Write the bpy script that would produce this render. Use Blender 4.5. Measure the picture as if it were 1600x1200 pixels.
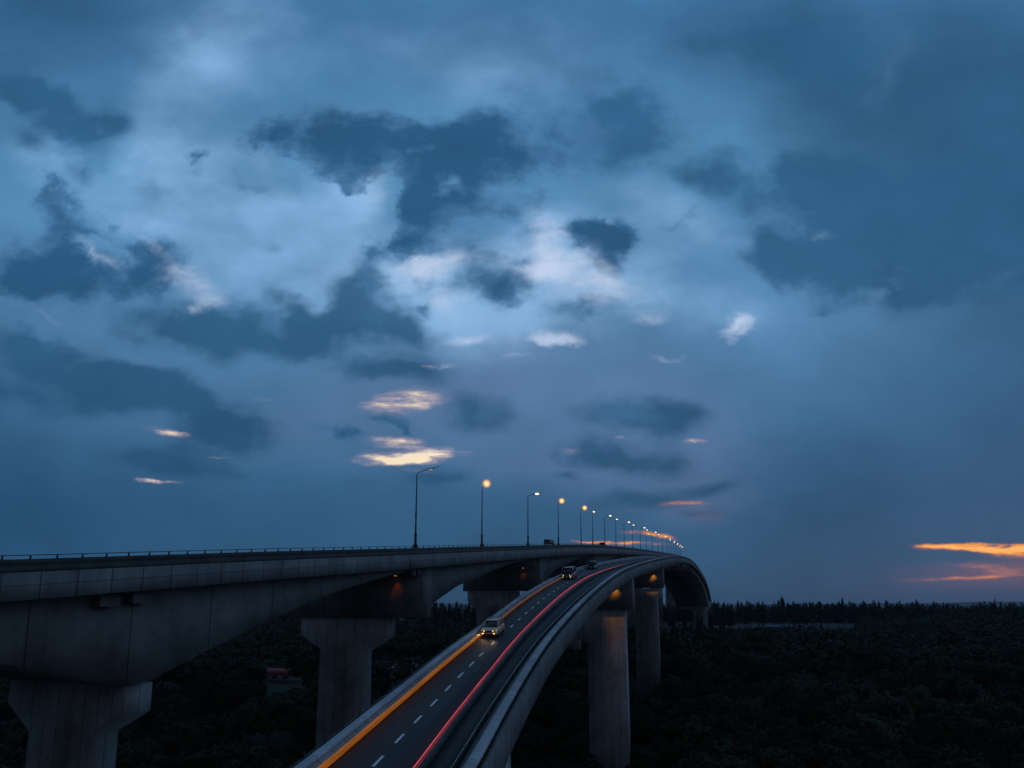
import bpy, bmesh, math, random
import numpy as np
from mathutils import Vector, Matrix
R_ = math.radians
random.seed(7); rng = np.random.default_rng(7)
for o in list(bpy.data.objects): bpy.data.objects.remove(o)
scene = bpy.context.scene
COL = scene.collection
H = 50.0                                   # camera height above the datum

# ---------------------------------------------------------------- camera
TP = .178; PIT = math.atan(TP); FPX = 1200.; YP = 729.
cam_d = bpy.data.cameras.new('camera'); cam = bpy.data.objects.new('camera', cam_d); COL.objects.link(cam)
cam_d.sensor_width = 36; cam_d.lens = 27; cam_d.shift_y = 129/1600; cam_d.clip_start = .5; cam_d.clip_end = 30000
cam.location = (0, 0, H); cam.rotation_euler = (math.pi/2+PIT, 0, 0)
scene.camera = cam
scene.render.resolution_x = 1024; scene.render.resolution_y = 768
scene.view_settings.view_transform = 'Standard'; scene.view_settings.look = 'None'
scene.view_settings.exposure = 0; scene.view_settings.gamma = 1
scene.render.engine = 'CYCLES'

# ---------------------------------------------------------------- sky (direction space, world shader)
def s2l(c):
    return tuple(((x/255)/12.92 if x/255 <= .04045 else ((x/255+.055)/1.055)**2.4) for x in c)+(1,)
def dirpx(px, py):                          # azimuth/elevation tangents of a sky direction
    x = (px-800)/FPX; y = (YP-py)/FPX
    Y = math.cos(PIT)-y*math.sin(PIT); Z = math.sin(PIT)+y*math.cos(PIT)
    return x/Y, Z/Y
world = bpy.data.worlds.new('World'); scene.world = world; world.use_nodes = True
nt = world.node_tree; N = nt.nodes; L = nt.links; N.clear()
def nd(t, **k):
    n = N.new(t)
    for a, b in k.items(): setattr(n, a, b)
    return n
def mth(op, a, b=None, c=None, clamp=False):
    n = nd('ShaderNodeMath', operation=op, use_clamp=clamp)
    for i, v in enumerate((a, b, c)):
        if v is None: continue
        if isinstance(v, (int, float)): n.inputs[i].default_value = v
        else: L.new(v, n.inputs[i])
    return n.outputs[0]
def mixc(f, a, b):
    n = nd('ShaderNodeMix', data_type='RGBA'); 
    for s, v in ((n.inputs[0], f), (n.inputs[6], a), (n.inputs[7], b)):
        if isinstance(v, (int, float, tuple)): s.default_value = v
        else: L.new(v, s)
    return n.outputs[2]
def mrange(v, a, b, c=0., d=1., smooth=True):
    n = nd('ShaderNodeMapRange', interpolation_type='SMOOTHSTEP' if smooth else 'LINEAR')
    L.new(v, n.inputs[0])
    for i, x in enumerate((a, b, c, d)): n.inputs[i+1].default_value = x
    return n.outputs[0]
tc = nd('ShaderNodeTexCoord'); sep = nd('ShaderNodeSeparateXYZ'); L.new(tc.outputs['Generated'], sep.inputs[0])
yy = mth('MAXIMUM', mth('ABSOLUTE', sep.outputs[1]), .05)
su = mth('DIVIDE', sep.outputs[0], yy); sv = mth('DIVIDE', mth('MAXIMUM', sep.outputs[2], -.02), yy)
cmb = nd('ShaderNodeCombineXYZ'); L.new(su, cmb.inputs[0]); L.new(sv, cmb.inputs[1])
G = {}
def noise(scale, detail=6, rough=.55, seed=0., src=None, sc=(1, 1, 1), dist=0.):
    n = nd('ShaderNodeTexNoise', noise_dimensions='2D'); L.new(src or G['uv'], n.inputs['Vector'])
    G['k'] = G.get('k', 0)+1   # every patch keeps nodes of its own, so that only the patch looked at is evaluated
    n.texture_mapping.translation = (seed+G['k']*1e-6, seed*.7, 0); n.texture_mapping.scale = (sc[0], sc[1]*1.35, 1)
    n.inputs['Scale'].default_value = scale; n.inputs['Detail'].default_value = detail; n.inputs['Roughness'].default_value = rough; n.inputs['Distortion'].default_value = dist
    return n
def warp(src, scale, amp, seed, detail=5, flat=1.):
    n = noise(scale, detail, .6, seed)
    s = nd('ShaderNodeVectorMath', operation='SUBTRACT'); L.new(n.outputs['Color'], s.inputs[0]); s.inputs[1].default_value = (.5, .5, .5)
    m = nd('ShaderNodeVectorMath', operation='MULTIPLY_ADD'); L.new(s.outputs[0], m.inputs[0]); m.inputs[1].default_value = (amp, amp*.8*flat, 0); L.new(src, m.inputs[2])
    if G.get('lo'): q = nd('ShaderNodeVectorMath', operation='MULTIPLY'); L.new(s.outputs[0], q.inputs[0]); L.new(G['lo'], q.inputs[1]); L.new(q.outputs[0], m.inputs[0])
    return m.outputs[0]
REG = [None]                                # the sky patch being built: blobs that cannot reach it are left out
def field(blobs, src):
    tot = None
    for (px, py, rx, ry, rot, amp) in blobs:
        u, v = dirpx(px, py); u1, _ = dirpx(px+1, py); _, v1 = dirpx(px, py-1)
        cr_, sr_ = math.cos(R_(rot)), math.sin(R_(rot)); ru = math.hypot(rx*cr_, ry*sr_)*(u1-u)+.056; rv = math.hypot(rx*sr_, ry*cr_)*(v1-v)+.056
        if REG[0] and (u+ru < REG[0][0] or u-ru > REG[0][1] or v+rv < REG[0][2] or v-rv > REG[0][3]): continue
        g = nd('ShaderNodeTexGradient', gradient_type='SPHERICAL'); L.new(src, g.inputs[0]); m = g.texture_mapping
        m.vector_type = 'TEXTURE'; m.translation = (u, v, 0); m.rotation = (0, 0, -R_(rot))
        m.scale = (max(rx*(u1-u), .001), max(ry*(v1-v), .001), 1)
        tot = mth('MULTIPLY', g.outputs['Fac'], amp) if tot is None else mth('MULTIPLY_ADD', g.outputs['Fac'], amp, tot)
    return tot
def addn(f, n, amp):                       # break a field up with noise; where the field is nought it stays nought
    if f is None: return None
    return mth('MULTIPLY', f, mth('MULTIPLY_ADD', n.outputs['Fac'], amp, 1-.5*amp))


# base gradient by elevation
nis = nd('ShaderNodeTexSky', sky_type='NISHITA'); nis.sun_disc = False; nis.sun_elevation = R_(1.0); nis.sun_rotation = R_(35)
nsc = nd('ShaderNodeVectorMath', operation='SCALE'); L.new(nis.outputs[0], nsc.inputs[0]); nsc.inputs['Scale'].default_value = .0015
WD = [(60, -40, 420, 330, 30, .8), (1650, 250, 520, 480, 0, 1.05), (1650, 800, 560, 420, 0, .75), (1300, 780, 380, 260, 0, .35), (-60, 640, 420, 320, 0, .7), (60, 830, 620, 170, 0, .65), (1200, 60, 330, 170, 10, .6), (600, 800, 420, 90, 0, .3), (1300,250,330,200,0,.35)]
WB = [(350, 60, 160, 120, 0, .15), (120, 330, 120, 40, 20, .3), (30, 240, 120, 70, 10, .3), (200, 260, 120, 90, 40, .1), (820, 60, 260, 120, 0, .12), (1040, 200, 130, 90, 0, .3), (450, 420, 220, 110, 20, .35), (780, 480, 260, 100, 0, .35), (330, 90, 200, 150, 40, .7), (290, 230, 190, 90, 40, .75), (420, 330, 260, 120, 20, .6), (560, 330, 120, 100, 0, .55), (640, 420, 170, 90, 0, .75), (860, 430, 220, 120, 0, .9),
      (1010, 330, 170, 90, 0, .6), (760, 110, 320, 110, 0, .55), (240, 340, 150, 70, 35, .55), (330, 440, 130, 80, 20, .5), (740, 520, 240, 90, 0, .6), (1000, 470, 180, 110, 0, .45), (100, 250, 130, 80, 30, .4),
      (1120, 360, 150, 80, 0, .4), (1140, 500, 150, 60, 0, .4), (1385, 110, 60, 130, 25, .28), (480,440,150,70,0,.3), (850,350,90,60,0,.35), (930,440,150,60,0,.45), (700,415,110,50,-15,.4), (560,290,70,60,0,.35), (250,250,130,50,40,.3), (600, 50, 260, 80, 0, .22), (1290,360,60,30,0,.3),(1375,385,60,36,0,.25)]
WM = [(640, 640, 300, 150, 0, .75), (950, 620, 360, 220, 0, .6), (1100, 700, 260, 160, 0, .6), (780, 560, 320, 130, 0, .5), (440, 660, 220, 120, 0, .35), (1080, 800, 150, 60, 0, .5), (900, 730, 250, 70, 0, .5)]
WP = [(1520, 902, 170, 34, 0, .8), (1600, 885, 100, 34, 0, .5), (1100, 803, 80, 22, 0, .6)]
DS = [(340, 515, 190, 60, 5, .8), (460, 530, 130, 45, 20, .45), (260, 485, 130, 45, 10, .4), (50, 560, 200, 45, 12, .8), (170, 600, 210, 50, 12, .85), (30, 625, 150, 34, 8, .8), (290, 635, 200, 60, 12, .7), (350, 682, 140, 48, 0, .85), (250, 725, 150, 34, 6, .7), (320, 740, 120, 26, 0, .4),
      (610, 500, 110, 60, 30, .95), (560, 455, 60, 80, 0, .6), (520, 510, 130, 50, 25, .5), (480, 480, 80, 40, 30, .6), (660, 590, 130, 36, 0, .6), (560, 585, 90, 26, 0, .3), (520, 755, 200, 30, 0, .3), (700, 742, 90, 24, 0, .8),
      (1220, 270, 200, 75, 0, .85), (1100, 260, 90, 50, 0, .4), (1190, 60, 170, 80, 0, .7), (1300, 85, 110, 60, 0, .7), (1420, 340, 260, 110, 0, .9), (1330, 410, 200, 75, 0, .85), (1400, 455, 170, 60, 0, .9), (1530, 420, 170, 80, 0, .7), (1590, 300, 170, 180, 0, .5), (1540, 150, 160, 150, 0, .4), (1285, 490, 30, 18, 0, .5),
      (1230, 400, 90, 60, 20, .7), (150, 190, 80, 45, 30, .7), (60, 150, 130, 36, 32, .85), (10, 100, 80, 60, 0, .6), (140, 250, 50, 45, 0, .55), (60, 210, 80, 40, 20, .45), (240, 290, 40, 40, 0, .35), (400, 385, 60, 22, 15, .45), (370,412,60,18,15,.3),
      (1000, 780, 110, 30, 0, .75), (1100, 762, 80, 20, 0, .65), (1090, 806, 70, 14, 0, .6), (890, 738, 40, 13, 0, .6), (1000, 650, 150, 40, 0, .95), (920, 702, 80, 34, 0, .9), (1000, 712, 100, 44, 0, .95), (740, 645, 100, 40, 0, 1.0), (930, 190, 190, 100, 0, .95), (860, 370,60,30,0,.3)]
DC = [(500, 215, 125, 85, 0, 1.1), (560, 190, 100, 60, 0, .9), (590, 240, 130, 75, 10, 1.0), (660, 230, 120, 60, 5, .9), (735, 215, 100, 65, -8, 1.0), (770, 190, 70, 40, 0, .5), (700, 300, 125, 110, 0, 1.1), (790, 270, 130, 60, -10, .9), (655, 360, 70, 75, 0, .9), (640, 330, 60, 80, 0, .5), (870, 235, 130, 70, 0, .7), (900, 180, 100, 60, 0, .6),
      (430, 218, 60, 30, 0, .7), (412, 295, 80, 30, 10, .8), (585, 400, 42, 60, 10, .8), (600, 460, 40, 55, 0, .6), (760, 340, 70, 40, -20, .6), (820, 365, 55, 34, 30, .5),
      (60, 400, 210, 75, 12, 1.2), (90, 450, 200, 60, 8, .9), (190, 415, 130, 60, 25, 1.0), (245, 415, 70, 50, 25, .6), (110, 325, 90, 42, 30, 1.1), (70, 290, 40, 30, 0, .5),
      (790, 442, 75, 52, -20, 1.3), (820, 420, 40, 30, 0, .5), (680, 466, 38, 30, 0, .95), (714, 448, 40, 22, -30, .7), (902, 358, 55, 40, 20, 1.1), (935, 372, 60, 36, 20, .9), (975, 360, 55, 36, 30, 1.1), (958, 400, 50, 44, 40, 1.1), (912, 487, 95, 26, 0, .8), (740, 400, 45, 40, -30, .6),
      (600, 656, 66, 20, 12, 1.0), (640, 676, 30, 10, 15, .7), (520, 676, 50, 19, 18, 1.1), (740, 645, 80, 30, 0, .7), (712, 740, 60, 16, 0, .7), (1080, 335, 65, 20, 0, .7), (1000, 650, 110, 30, 0, .5), (940, 700, 70, 24, 0, .4),
      (300, 440, 12, 14, 0, .5), (1215, 350, 50, 34, 40, .7), (322, 243, 18, 26, 0, .6),
      (585, 310, 40, 45, 0, -1.3), (610, 345, 34, 50, 0, -1.1), (720, 300, 34, 20, 0, -.9), (425, 262, 34, 24, 0, -.8), (505, 300, 60, 30, 0, -.7), (160, 385, 60, 14, 38, -1.1), (270, 435, 40, 30, 0, -.5)]
BT = [(590, 310, 50, 60, 0, .5), (650, 425, 80, 34, -20, 1.0), (705, 405, 80, 34, -20, .8), (870, 418, 100, 60, 0, .95), (935, 452, 120, 44, 10, .8), (700, 470, 60, 50, 0, .6), (280, 436, 60, 30, 30, .3), (310, 452, 64, 36, 30, .35), (322, 470, 54, 24, 10, .35), (300, 440, 80, 40, 20, .4), (160, 392, 75, 14, 38, .6), (235, 385, 60, 12, 30, .5), (1155, 508, 60, 19, -16, 1.3), (870, 527, 56, 18, 0, 1.15), (722, 533, 46, 18, 0, .7), (790, 532, 100, 22, 0, .3),
      (1282, 368, 40, 16, 0, .5), (800, 560, 60, 10, 0, .45), (850, 350, 50, 50, 0, .6), (700, 575, 26, 7, 0, .6), (70, 495, 70, 10, 18, .35), (1025, 497, 60, 16, -12, .55), (1045, 557, 46, 6, 0, .4), (845, 395, 36, 60, 0, .5), (422, 262, 34, 22, 20, .4), (780, 400, 40, 60, 30, .5), (990, 300, 50, 30, 0, .3)]
WT = [(640, 622, 90, 22, -5, .85), (600, 640, 70, 20, 0, .5), (625, 690, 60, 14, 0, .9), (640, 712, 100, 19, -3, 1.2), (610, 721, 80, 11, 0, .8), (700, 707, 50, 8, 0, .5), (255, 673, 50, 9, 10, .75), (232, 752, 28, 5, 5, 1.0), (262, 755, 40, 4, 0, .5),
      (1070, 692, 40, 7, 0, .8), (965, 682, 26, 4, 0, .5), (680, 577, 20, 6, 0, .5), (350, 715, 30, 3, 0, .4), (650, 736, 50, 6, 0, .4), (410, 625, 46, 10, 10, .3), (880, 705,40,8,0,.45)]
OT = [(1560, 856, 160, 9, 1, 1.5), (1610, 863, 90, 13, 0, .8), (1500, 856, 70, 4, 4, .6), (1480, 905, 110, 6, -2, .36), (1560, 882, 120, 20, 0, .3), (1600, 900, 100, 16, 0, .25), (1010, 834, 50, 5, 4, .9), (985, 849, 85, 5, 1, .8), (1030, 840, 40, 5, 8, .6), (925, 846, 60, 4, 0, .7), (1072, 788, 80, 11, -6, .3), (1105, 786, 50, 6, 0, .22), (990, 800, 70, 5, 0, .26), (1060, 806, 40, 10, 0, .2)]
GSV = sv
def sky_patch(reg):
    global N, L
    REG[0] = reg; N0, L0 = N, L
    g = bpy.data.node_groups.new('sky_patch', 'ShaderNodeTree'); N, L = g.nodes, g.links
    for nm, ty, io in (('uv', 'NodeSocketVector', 'INPUT'), ('v', 'NodeSocketFloat', 'INPUT'), ('air', 'NodeSocketVector', 'INPUT'), ('sky', 'NodeSocketShader', 'OUTPUT')):
        g.interface.new_socket(nm, in_out=io, socket_type=ty)
    gi = N.new('NodeGroupInput'); go = N.new('NodeGroupOutput')
    G['uv'] = gi.outputs[0]; sv = gi.outputs[1]
    ramp = nd('ShaderNodeValToRGB'); L.new(mrange(sv, 0, .85, smooth=False), ramp.inputs[0])
    cr = ramp.color_ramp; cr.elements[0].position = 0; cr.elements[0].color = s2l((44, 76, 104)); cr.elements[1].position = 1; cr.elements[1].color = s2l((66, 116, 160))
    for p, c in ((.06, (46, 86, 120)), (.16, (52, 94, 130)), (.3, (70, 114, 154)), (.5, (84, 132, 174)), (.72, (84, 138, 180))):
        e = cr.elements.new(p); e.color = s2l(c)
    col = ramp.outputs[0]
    lo = nd('ShaderNodeCombineXYZ'); lo.inputs[0].default_value = 1.; L.new(mrange(sv, 0, .5, .22, 1.), lo.inputs[1]); G['lo'] = lo.outputs[0]
    wsoft = warp(G['uv'], 5, .14, 3.1, 4)
    def lay(f, lo, hi, amp, c):
        nonlocal col
        if f is not None: col = mixc(mrange(f, lo, hi, 0, amp), col, c)
    lay(field(WD, wsoft), 0, 1.0, .85, s2l((34, 76, 112)))
    if reg:
        wcrisp = warp(warp(G['uv'], 6, .12, 5.2, 6), 24, .045, 9.4, 5)
        wthin = warp(G['uv'], 14, .07, 11.2, 6); wflat = warp(G['uv'], 11, .10, 13.2, 7, .5)
        nH = noise(5., 7, .52, 21.3, sc=(1, 1.1, 1))
        nA = noise(7, 7, .6, 1.3); nC = noise(10, 8, .55, 4.4); nB = noise(12, 7, .55, 14.4, sc=(.8, 1.3, 1)); nT = noise(16, 8, .68, 3.7, sc=(.45, 1.9, 1))
        lay(addn(field(WB, wsoft), nH, 1.8), .04, 1.25, .92, s2l((134, 178, 220)))
        lay(field(WM, wsoft), .05, 1.3, .48, s2l((104, 126, 166)))
        lay(field(WP, wflat), .03, 1.1, .65, s2l((112, 88, 108)))
        fD2 = addn(field(DS, wsoft), nA, 2.6)
        lay(fD2, .06, .75, .9, mixc(mrange(sv, .1, .6), s2l((38, 80, 114)), s2l((44, 92, 132))))
        fC = addn(field(DC, wcrisp), nC, 3.0)
        if fC is not None:
            lay(fC, .06, .85, .97, mixc(mrange(fC, .25, 1.5), mixc(mrange(sv, .15, .6), s2l((62, 106, 146)), s2l((74, 122, 164))), mixc(mrange(sv, .1, .5), s2l((38, 80, 116)), s2l((40, 86, 126)))))
        fB2 = field(BT, wthin)
        lay(fB2, 0., 1.3, .55, s2l((150, 176, 210)))
        lay(addn(fB2, nB, 3.4), .1, 1.6, .9, mixc(mrange(sv, .22, .36), s2l((206, 206, 218)), s2l((190, 206, 232))))
        f0 = field(WT, wflat)
        if f0 is not None:
            lay(f0, 0., 1.5, .4, s2l((150, 152, 180)))
            fW = addn(f0, nT, 5.5)
            lay(fW, .12, 1.4, .97, mixc(mrange(fW, .4, 1.5), s2l((196, 172, 184)), s2l((255, 236, 204))))
        f0 = field(OT, wflat)
        if f0 is not None:
            lay(f0, 0., 1.4, .5, s2l((130, 104, 120)))
            fO = addn(f0, nT, 5.)
            oc = nd('ShaderNodeValToRGB'); L.new(fO, oc.inputs[0]); q = oc.color_ramp
            q.elements[0].position = .1; q.elements[0].color = s2l((140, 100, 118)); q.elements[1].position = 1.0; q.elements[1].color = s2l((255, 184, 104))
            e = q.elements.new(.32); e.color = s2l((190, 122, 110)); e = q.elements.new(.62); e.color = s2l((244, 150, 66))
            lay(fO, .1, .75, .95, oc.outputs[0])
    if reg:
        x = nd('ShaderNodeVectorMath', operation='SCALE'); L.new(col, x.inputs[0]); L.new(mrange(nH.outputs['Fac'], .3, .7, .91, 1.1, False), x.inputs['Scale']); col = x.outputs[0]
    if reg is None:                         # overhead and behind the camera it is already the dark side of dusk
        t2 = nd('ShaderNodeTexCoord'); s2 = nd('ShaderNodeSeparateXYZ'); L.new(t2.outputs['Generated'], s2.inputs[0])
        col = mixc(mrange(s2.outputs[1], -.2, .45, .85, 0.), col, s2l((88, 100, 120)))
        f = mth('MULTIPLY', mth('MULTIPLY', mrange(s2.outputs[1], -.35, .45, .72, 1.), mrange(s2.outputs[2], .62, .95, 1., .8)), mrange(s2.outputs[0], .66, .95, 1., 2.9))
        x = nd('ShaderNodeVectorMath', operation='SCALE'); L.new(col, x.inputs[0]); L.new(f, x.inputs['Scale']); col = x.outputs[0]
    addv = nd('ShaderNodeVectorMath', operation='ADD'); L.new(col, addv.inputs[0]); L.new(gi.outputs[2], addv.inputs[1])
    bg = nd('ShaderNodeBackground'); L.new(addv.outputs[0], bg.inputs[0]); bg.inputs[1].default_value = 1.0
    L.new(bg.outputs[0], go.inputs[0]); N, L = N0, L0
    x = nd('ShaderNodeGroup'); x.node_tree = g
    L.new(cmb.outputs[0], x.inputs[0]); L.new(GSV, x.inputs[1]); L.new(nsc.outputs[0], x.inputs[2])
    return x.outputs[0]
def mixs(f, a, b):
    m = nd('ShaderNodeMixShader'); L.new(f, m.inputs[0]); L.new(a, m.inputs[1]); L.new(b, m.inputs[2]); return m.outputs[0]
us = [-1.0]+[dirpx(x, 500)[0] for x in (200, 400, 540, 680, 820, 960, 1150, 1350)]+[1.0]
vs = [-.1]+[dirpx(800, y)[1] for y in (770, 640, 500, 360, 200)]+[1.5]
def column(i):
    p = [sky_patch((us[i], us[i+1], vs[j], vs[j+1])) for j in range(6)]
    r = p[5]
    for j in (4, 3, 2, 1, 0): r = mixs(mth('LESS_THAN', sv, vs[j+1]), r, p[j])
    return r
cols = [column(i) for i in range(9)]
r = cols[8]
for i in range(7, -1, -1): r = mixs(mth('LESS_THAN', su, us[i+1]), r, cols[i])
inside = mth('MULTIPLY', mth('MULTIPLY', mth('LESS_THAN', mth('ABSOLUTE', su), 1.0), mth('LESS_THAN', sv, 1.5)), mth('GREATER_THAN', sep.outputs[1], 0.))
r = mixs(inside, sky_patch(None), r)
out = nd('ShaderNodeOutputWorld'); L.new(r, out.inputs[0])
# last of the sun: almost nothing, warm, from the low right
sl = bpy.data.lights.new('sun', 'SUN'); sl.energy = .02; sl.angle = R_(5); sl.color = (1, .62, .4)
so = bpy.data.objects.new('sun', sl); COL.objects.link(so); so.rotation_euler = (R_(87), 0, R_(-35+180)); so.location = (0, 0, 300)

# ================================================================ helpers
def tag(o, label=None, cat=None, group=None, kind=None):
    if label: o['label'] = label
    if cat: o['category'] = cat
    if group: o['group'] = group
    if kind: o['kind'] = kind
    return o
def empty(name, loc=(0, 0, 0), rz=0.):
    o = bpy.data.objects.new(name, None); COL.objects.link(o); o.location = loc; o.rotation_euler = (0, 0, rz); o.empty_display_size = .5
    return o
def link(name, me, parent=None):
    o = bpy.data.objects.new(name, me); COL.objects.link(o)
    if parent: o.parent = parent
    return o
def mesh_np(name, V, F, mats, mi=None, uv=None, smooth=False, parent=None):
    me = bpy.data.meshes.new(name); V = np.asarray(V, np.float32)
    if isinstance(F, np.ndarray): tot = np.full(len(F), F.shape[1]); loops = F.ravel()
    else: tot = np.array([len(f) for f in F]); loops = np.concatenate([np.asarray(f) for f in F])
    me.vertices.add(len(V)); me.vertices.foreach_set('co', V.ravel())
    me.loops.add(len(loops)); me.loops.foreach_set('vertex_index', loops.astype(np.int32))
    me.polygons.add(len(tot)); st = np.r_[0, np.cumsum(tot)[:-1]]
    me.polygons.foreach_set('loop_start', st.astype(np.int32)); me.polygons.foreach_set('loop_total', tot.astype(np.int32))
    for m in (mats if isinstance(mats, (list, tuple)) else [mats]): me.materials.append(m)
    if mi is not None: me.polygons.foreach_set('material_index', np.asarray(mi, np.int32))
    if smooth: me.polygons.foreach_set('use_smooth', np.ones(len(tot), bool))
    if uv is not None:
        l = me.uv_layers.new(name='UVMap'); l.data.foreach_set('uv', np.asarray(uv, np.float32).ravel())
    me.update(); me.validate()
    return link(name, me, parent)
class MB:
    """collects simple shapes, builds one mesh"""
    def __init__(s): s.V = []; s.F = []; s.M = []
    def add(s, V, F, m=0):
        b = len(s.V); s.V += [tuple(v) for v in V]; s.F += [[b+i for i in f] for f in F]; s.M += [m]*len(F); return s
    def hexa(s, a, m=0):                    # 8 corners: bottom ring, top ring
        return s.add(a, [(3, 2, 1, 0), (4, 5, 6, 7), (0, 1, 5, 4), (1, 2, 6, 5), (2, 3, 7, 6), (3, 0, 4, 7)], m)
    def box(s, c, d, m=0, rz=0):
        x, y, z = d[0]/2, d[1]/2, d[2]/2; cc, ss = math.cos(rz), math.sin(rz)
        P = [(-x, -y, -z), (x, -y, -z), (x, y, -z), (-x, y, -z), (-x, -y, z), (x, -y, z), (x, y, z), (-x, y, z)]
        return s.hexa([(c[0]+p[0]*cc-p[1]*ss, c[1]+p[0]*ss+p[1]*cc, c[2]+p[2]) for p in P], m)
    def tube(s, pts, r, n=8, m=0, cap=True):
        pts = [Vector(p) for p in pts]; rs = r if isinstance(r, (list, tuple)) else [r]*len(pts)
        b = len(s.V)
        for i, p in enumerate(pts):
            t = (pts[min(i+1, len(pts)-1)]-pts[max(i-1, 0)]).normalized()
            a = t.cross(Vector((0, 0, 1))) if abs(t.z) < .9 else t.cross(Vector((1, 0, 0)))
            a.normalize(); c = t.cross(a)
            for k in range(n):
                q = 2*math.pi*k/n; v = p+a*math.cos(q)*rs[i]+c*math.sin(q)*rs[i]; s.V.append(tuple(v))
        for i in range(len(pts)-1):
            for k in range(n):
                k2 = (k+1) % n; s.F.append([b+i*n+k, b+i*n+k2, b+(i+1)*n+k2, b+(i+1)*n+k]); s.M.append(m)
        if cap:
            s.F.append([b+k for k in range(n)][::-1]); s.M.append(m)
            e = b+(len(pts)-1)*n; s.F.append([e+k for k in range(n)]); s.M.append(m)
        return s
    def build(s, name, mats, parent=None, smooth=False, bevel=0):
        o = mesh_np(name, s.V, s.F, mats, s.M, smooth=smooth, parent=parent)
        if bevel:
            md = o.modifiers.new('bevel', 'BEVEL'); md.width = bevel; md.segments = 2; md.limit_method = 'ANGLE'
        return o

# ================================================================ materials
def mat(name, base, rough=.8, metal=0., spec=.3, emit=None, es=0.):
    m = bpy.data.materials.new(name); m.use_nodes = True; b = m.node_tree.nodes['Principled BSDF']
    b.inputs['Base Color'].default_value = tuple(base)+(1,); b.inputs['Roughness'].default_value = rough; b.inputs['Metallic'].default_value = metal
    b.inputs['Specular IOR Level'].default_value = spec
    if emit: b.inputs['Emission Color'].default_value = tuple(emit)+(1,); b.inputs['Emission Strength'].default_value = es
    return m
def vary(m, c1, c2, scale=.3, detail=6, lo=.35, hi=.65, stretch=(1, 1, 1), bump=0., coord='Object', bscale=None):
    t = m.node_tree; n = t.nodes; l = t.links; b = n['Principled BSDF']
    tc = n.new('ShaderNodeTexCoord'); mp = n.new('ShaderNodeMapping'); mp.inputs['Scale'].default_value = stretch; l.new(tc.outputs[coord], mp.inputs[0])
    no = n.new('ShaderNodeTexNoise'); no.inputs['Scale'].default_value = scale; no.inputs['Detail'].default_value = detail; l.new(mp.outputs[0], no.inputs['Vector'])
    r = n.new('ShaderNodeValToRGB'); r.color_ramp.elements[0].position = lo; r.color_ramp.elements[1].position = hi
    r.color_ramp.elements[0].color = tuple(c1)+(1,); r.color_ramp.elements[1].color = tuple(c2)+(1,)
    l.new(no.outputs['Fac'], r.inputs[0]); l.new(r.outputs[0], b.inputs['Base Color'])
    if bump:
        n2 = n.new('ShaderNodeTexNoise'); n2.inputs['Scale'].default_value = bscale or scale*6; n2.inputs['Detail'].default_value = 4; l.new(mp.outputs[0], n2.inputs['Vector'])
        bu = n.new('ShaderNodeBump'); bu.inputs['Strength'].default_value = bump; bu.inputs['Distance'].default_value = .1; l.new(n2.outputs['Fac'], bu.inputs['Height']); l.new(bu.outputs[0], b.inputs['Normal'])
    return m
def concrete(name, c, du=0., wu=.08, dv=0., wv=.06, streak=.25, v0=0.):
    """cast concrete: blotches, rain streaks and, along its UVs in metres, panel joints"""
    m = mat(name, c, .85); t = m.node_tree; n = t.nodes; l = t.links; b = n['Principled BSDF']
    def M(op, a, bb=None, cc=None):
        x = n.new('ShaderNodeMath'); x.operation = op
        for i, v in enumerate((a, bb, cc)):
            if v is None: continue
            if isinstance(v, (int, float)): x.inputs[i].default_value = v
            else: l.new(v, x.inputs[i])
        return x.outputs[0]
    tc = n.new('ShaderNodeTexCoord'); uv = n.new('ShaderNodeSeparateXYZ'); l.new(tc.outputs['UV'], uv.inputs[0])
    n1 = n.new('ShaderNodeTexNoise'); n1.inputs['Scale'].default_value = .22; n1.inputs['Detail'].default_value = 8; n1.inputs['Roughness'].default_value = .62; l.new(tc.outputs['Object'], n1.inputs['Vector'])
    mp = n.new('ShaderNodeMapping'); l.new(tc.outputs['UV'], mp.inputs[0]); mp.inputs['Scale'].default_value = (1.6, .12, 1)
    n2 = n.new('ShaderNodeTexNoise'); n2.inputs['Scale'].default_value = 1.2; n2.inputs['Detail'].default_value = 6; l.new(mp.outputs[0], n2.inputs['Vector'])
    k = M('ADD', M('MULTIPLY_ADD', n1.outputs['Fac'], 1.7, .15), M('MULTIPLY', M('SUBTRACT', n2.outputs['Fac'], .5), streak*2.4))
    if du:
        fx = M('FRACT', M('DIVIDE', uv.outputs[0], du)); d = M('MULTIPLY', M('MINIMUM', fx, M('SUBTRACT', 1., fx)), du)
        pn = n.new('ShaderNodeTexWhiteNoise'); pn.noise_dimensions = '1D'; l.new(M('FLOOR', M('DIVIDE', uv.outputs[0], du)), pn.inputs['W'])
        k = M('MULTIPLY', k, M('MULTIPLY_ADD', pn.outputs['Value'], .16, .92))
        k = M('MULTIPLY', k, M('MULTIPLY_ADD', M('GREATER_THAN', d, wu), .6, .4))
    if dv:
        d = M('ABSOLUTE', M('SUBTRACT', uv.outputs[1], dv)); k = M('MULTIPLY', k, M('MULTIPLY_ADD', M('GREATER_THAN', d, wv), .45, .55))
    sc = n.new('ShaderNodeVectorMath'); sc.operation = 'SCALE'; sc.inputs[0].default_value = c; l.new(k, sc.inputs['Scale']); l.new(sc.outputs[0], b.inputs['Base Color'])
    bu = n.new('ShaderNodeBump'); bu.inputs['Strength'].default_value = .25; bu.inputs['Distance'].default_value = .05
    n3 = n.new('ShaderNodeTexNoise'); n3.inputs['Scale'].default_value = 3; n3.inputs['Detail'].default_value = 5; l.new(tc.outputs['Object'], n3.inputs['Vector']); l.new(n3.outputs['Fac'], bu.inputs['Height']); l.new(bu.outputs[0], b.inputs['Normal'])
    return m
M_ = {}
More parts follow.
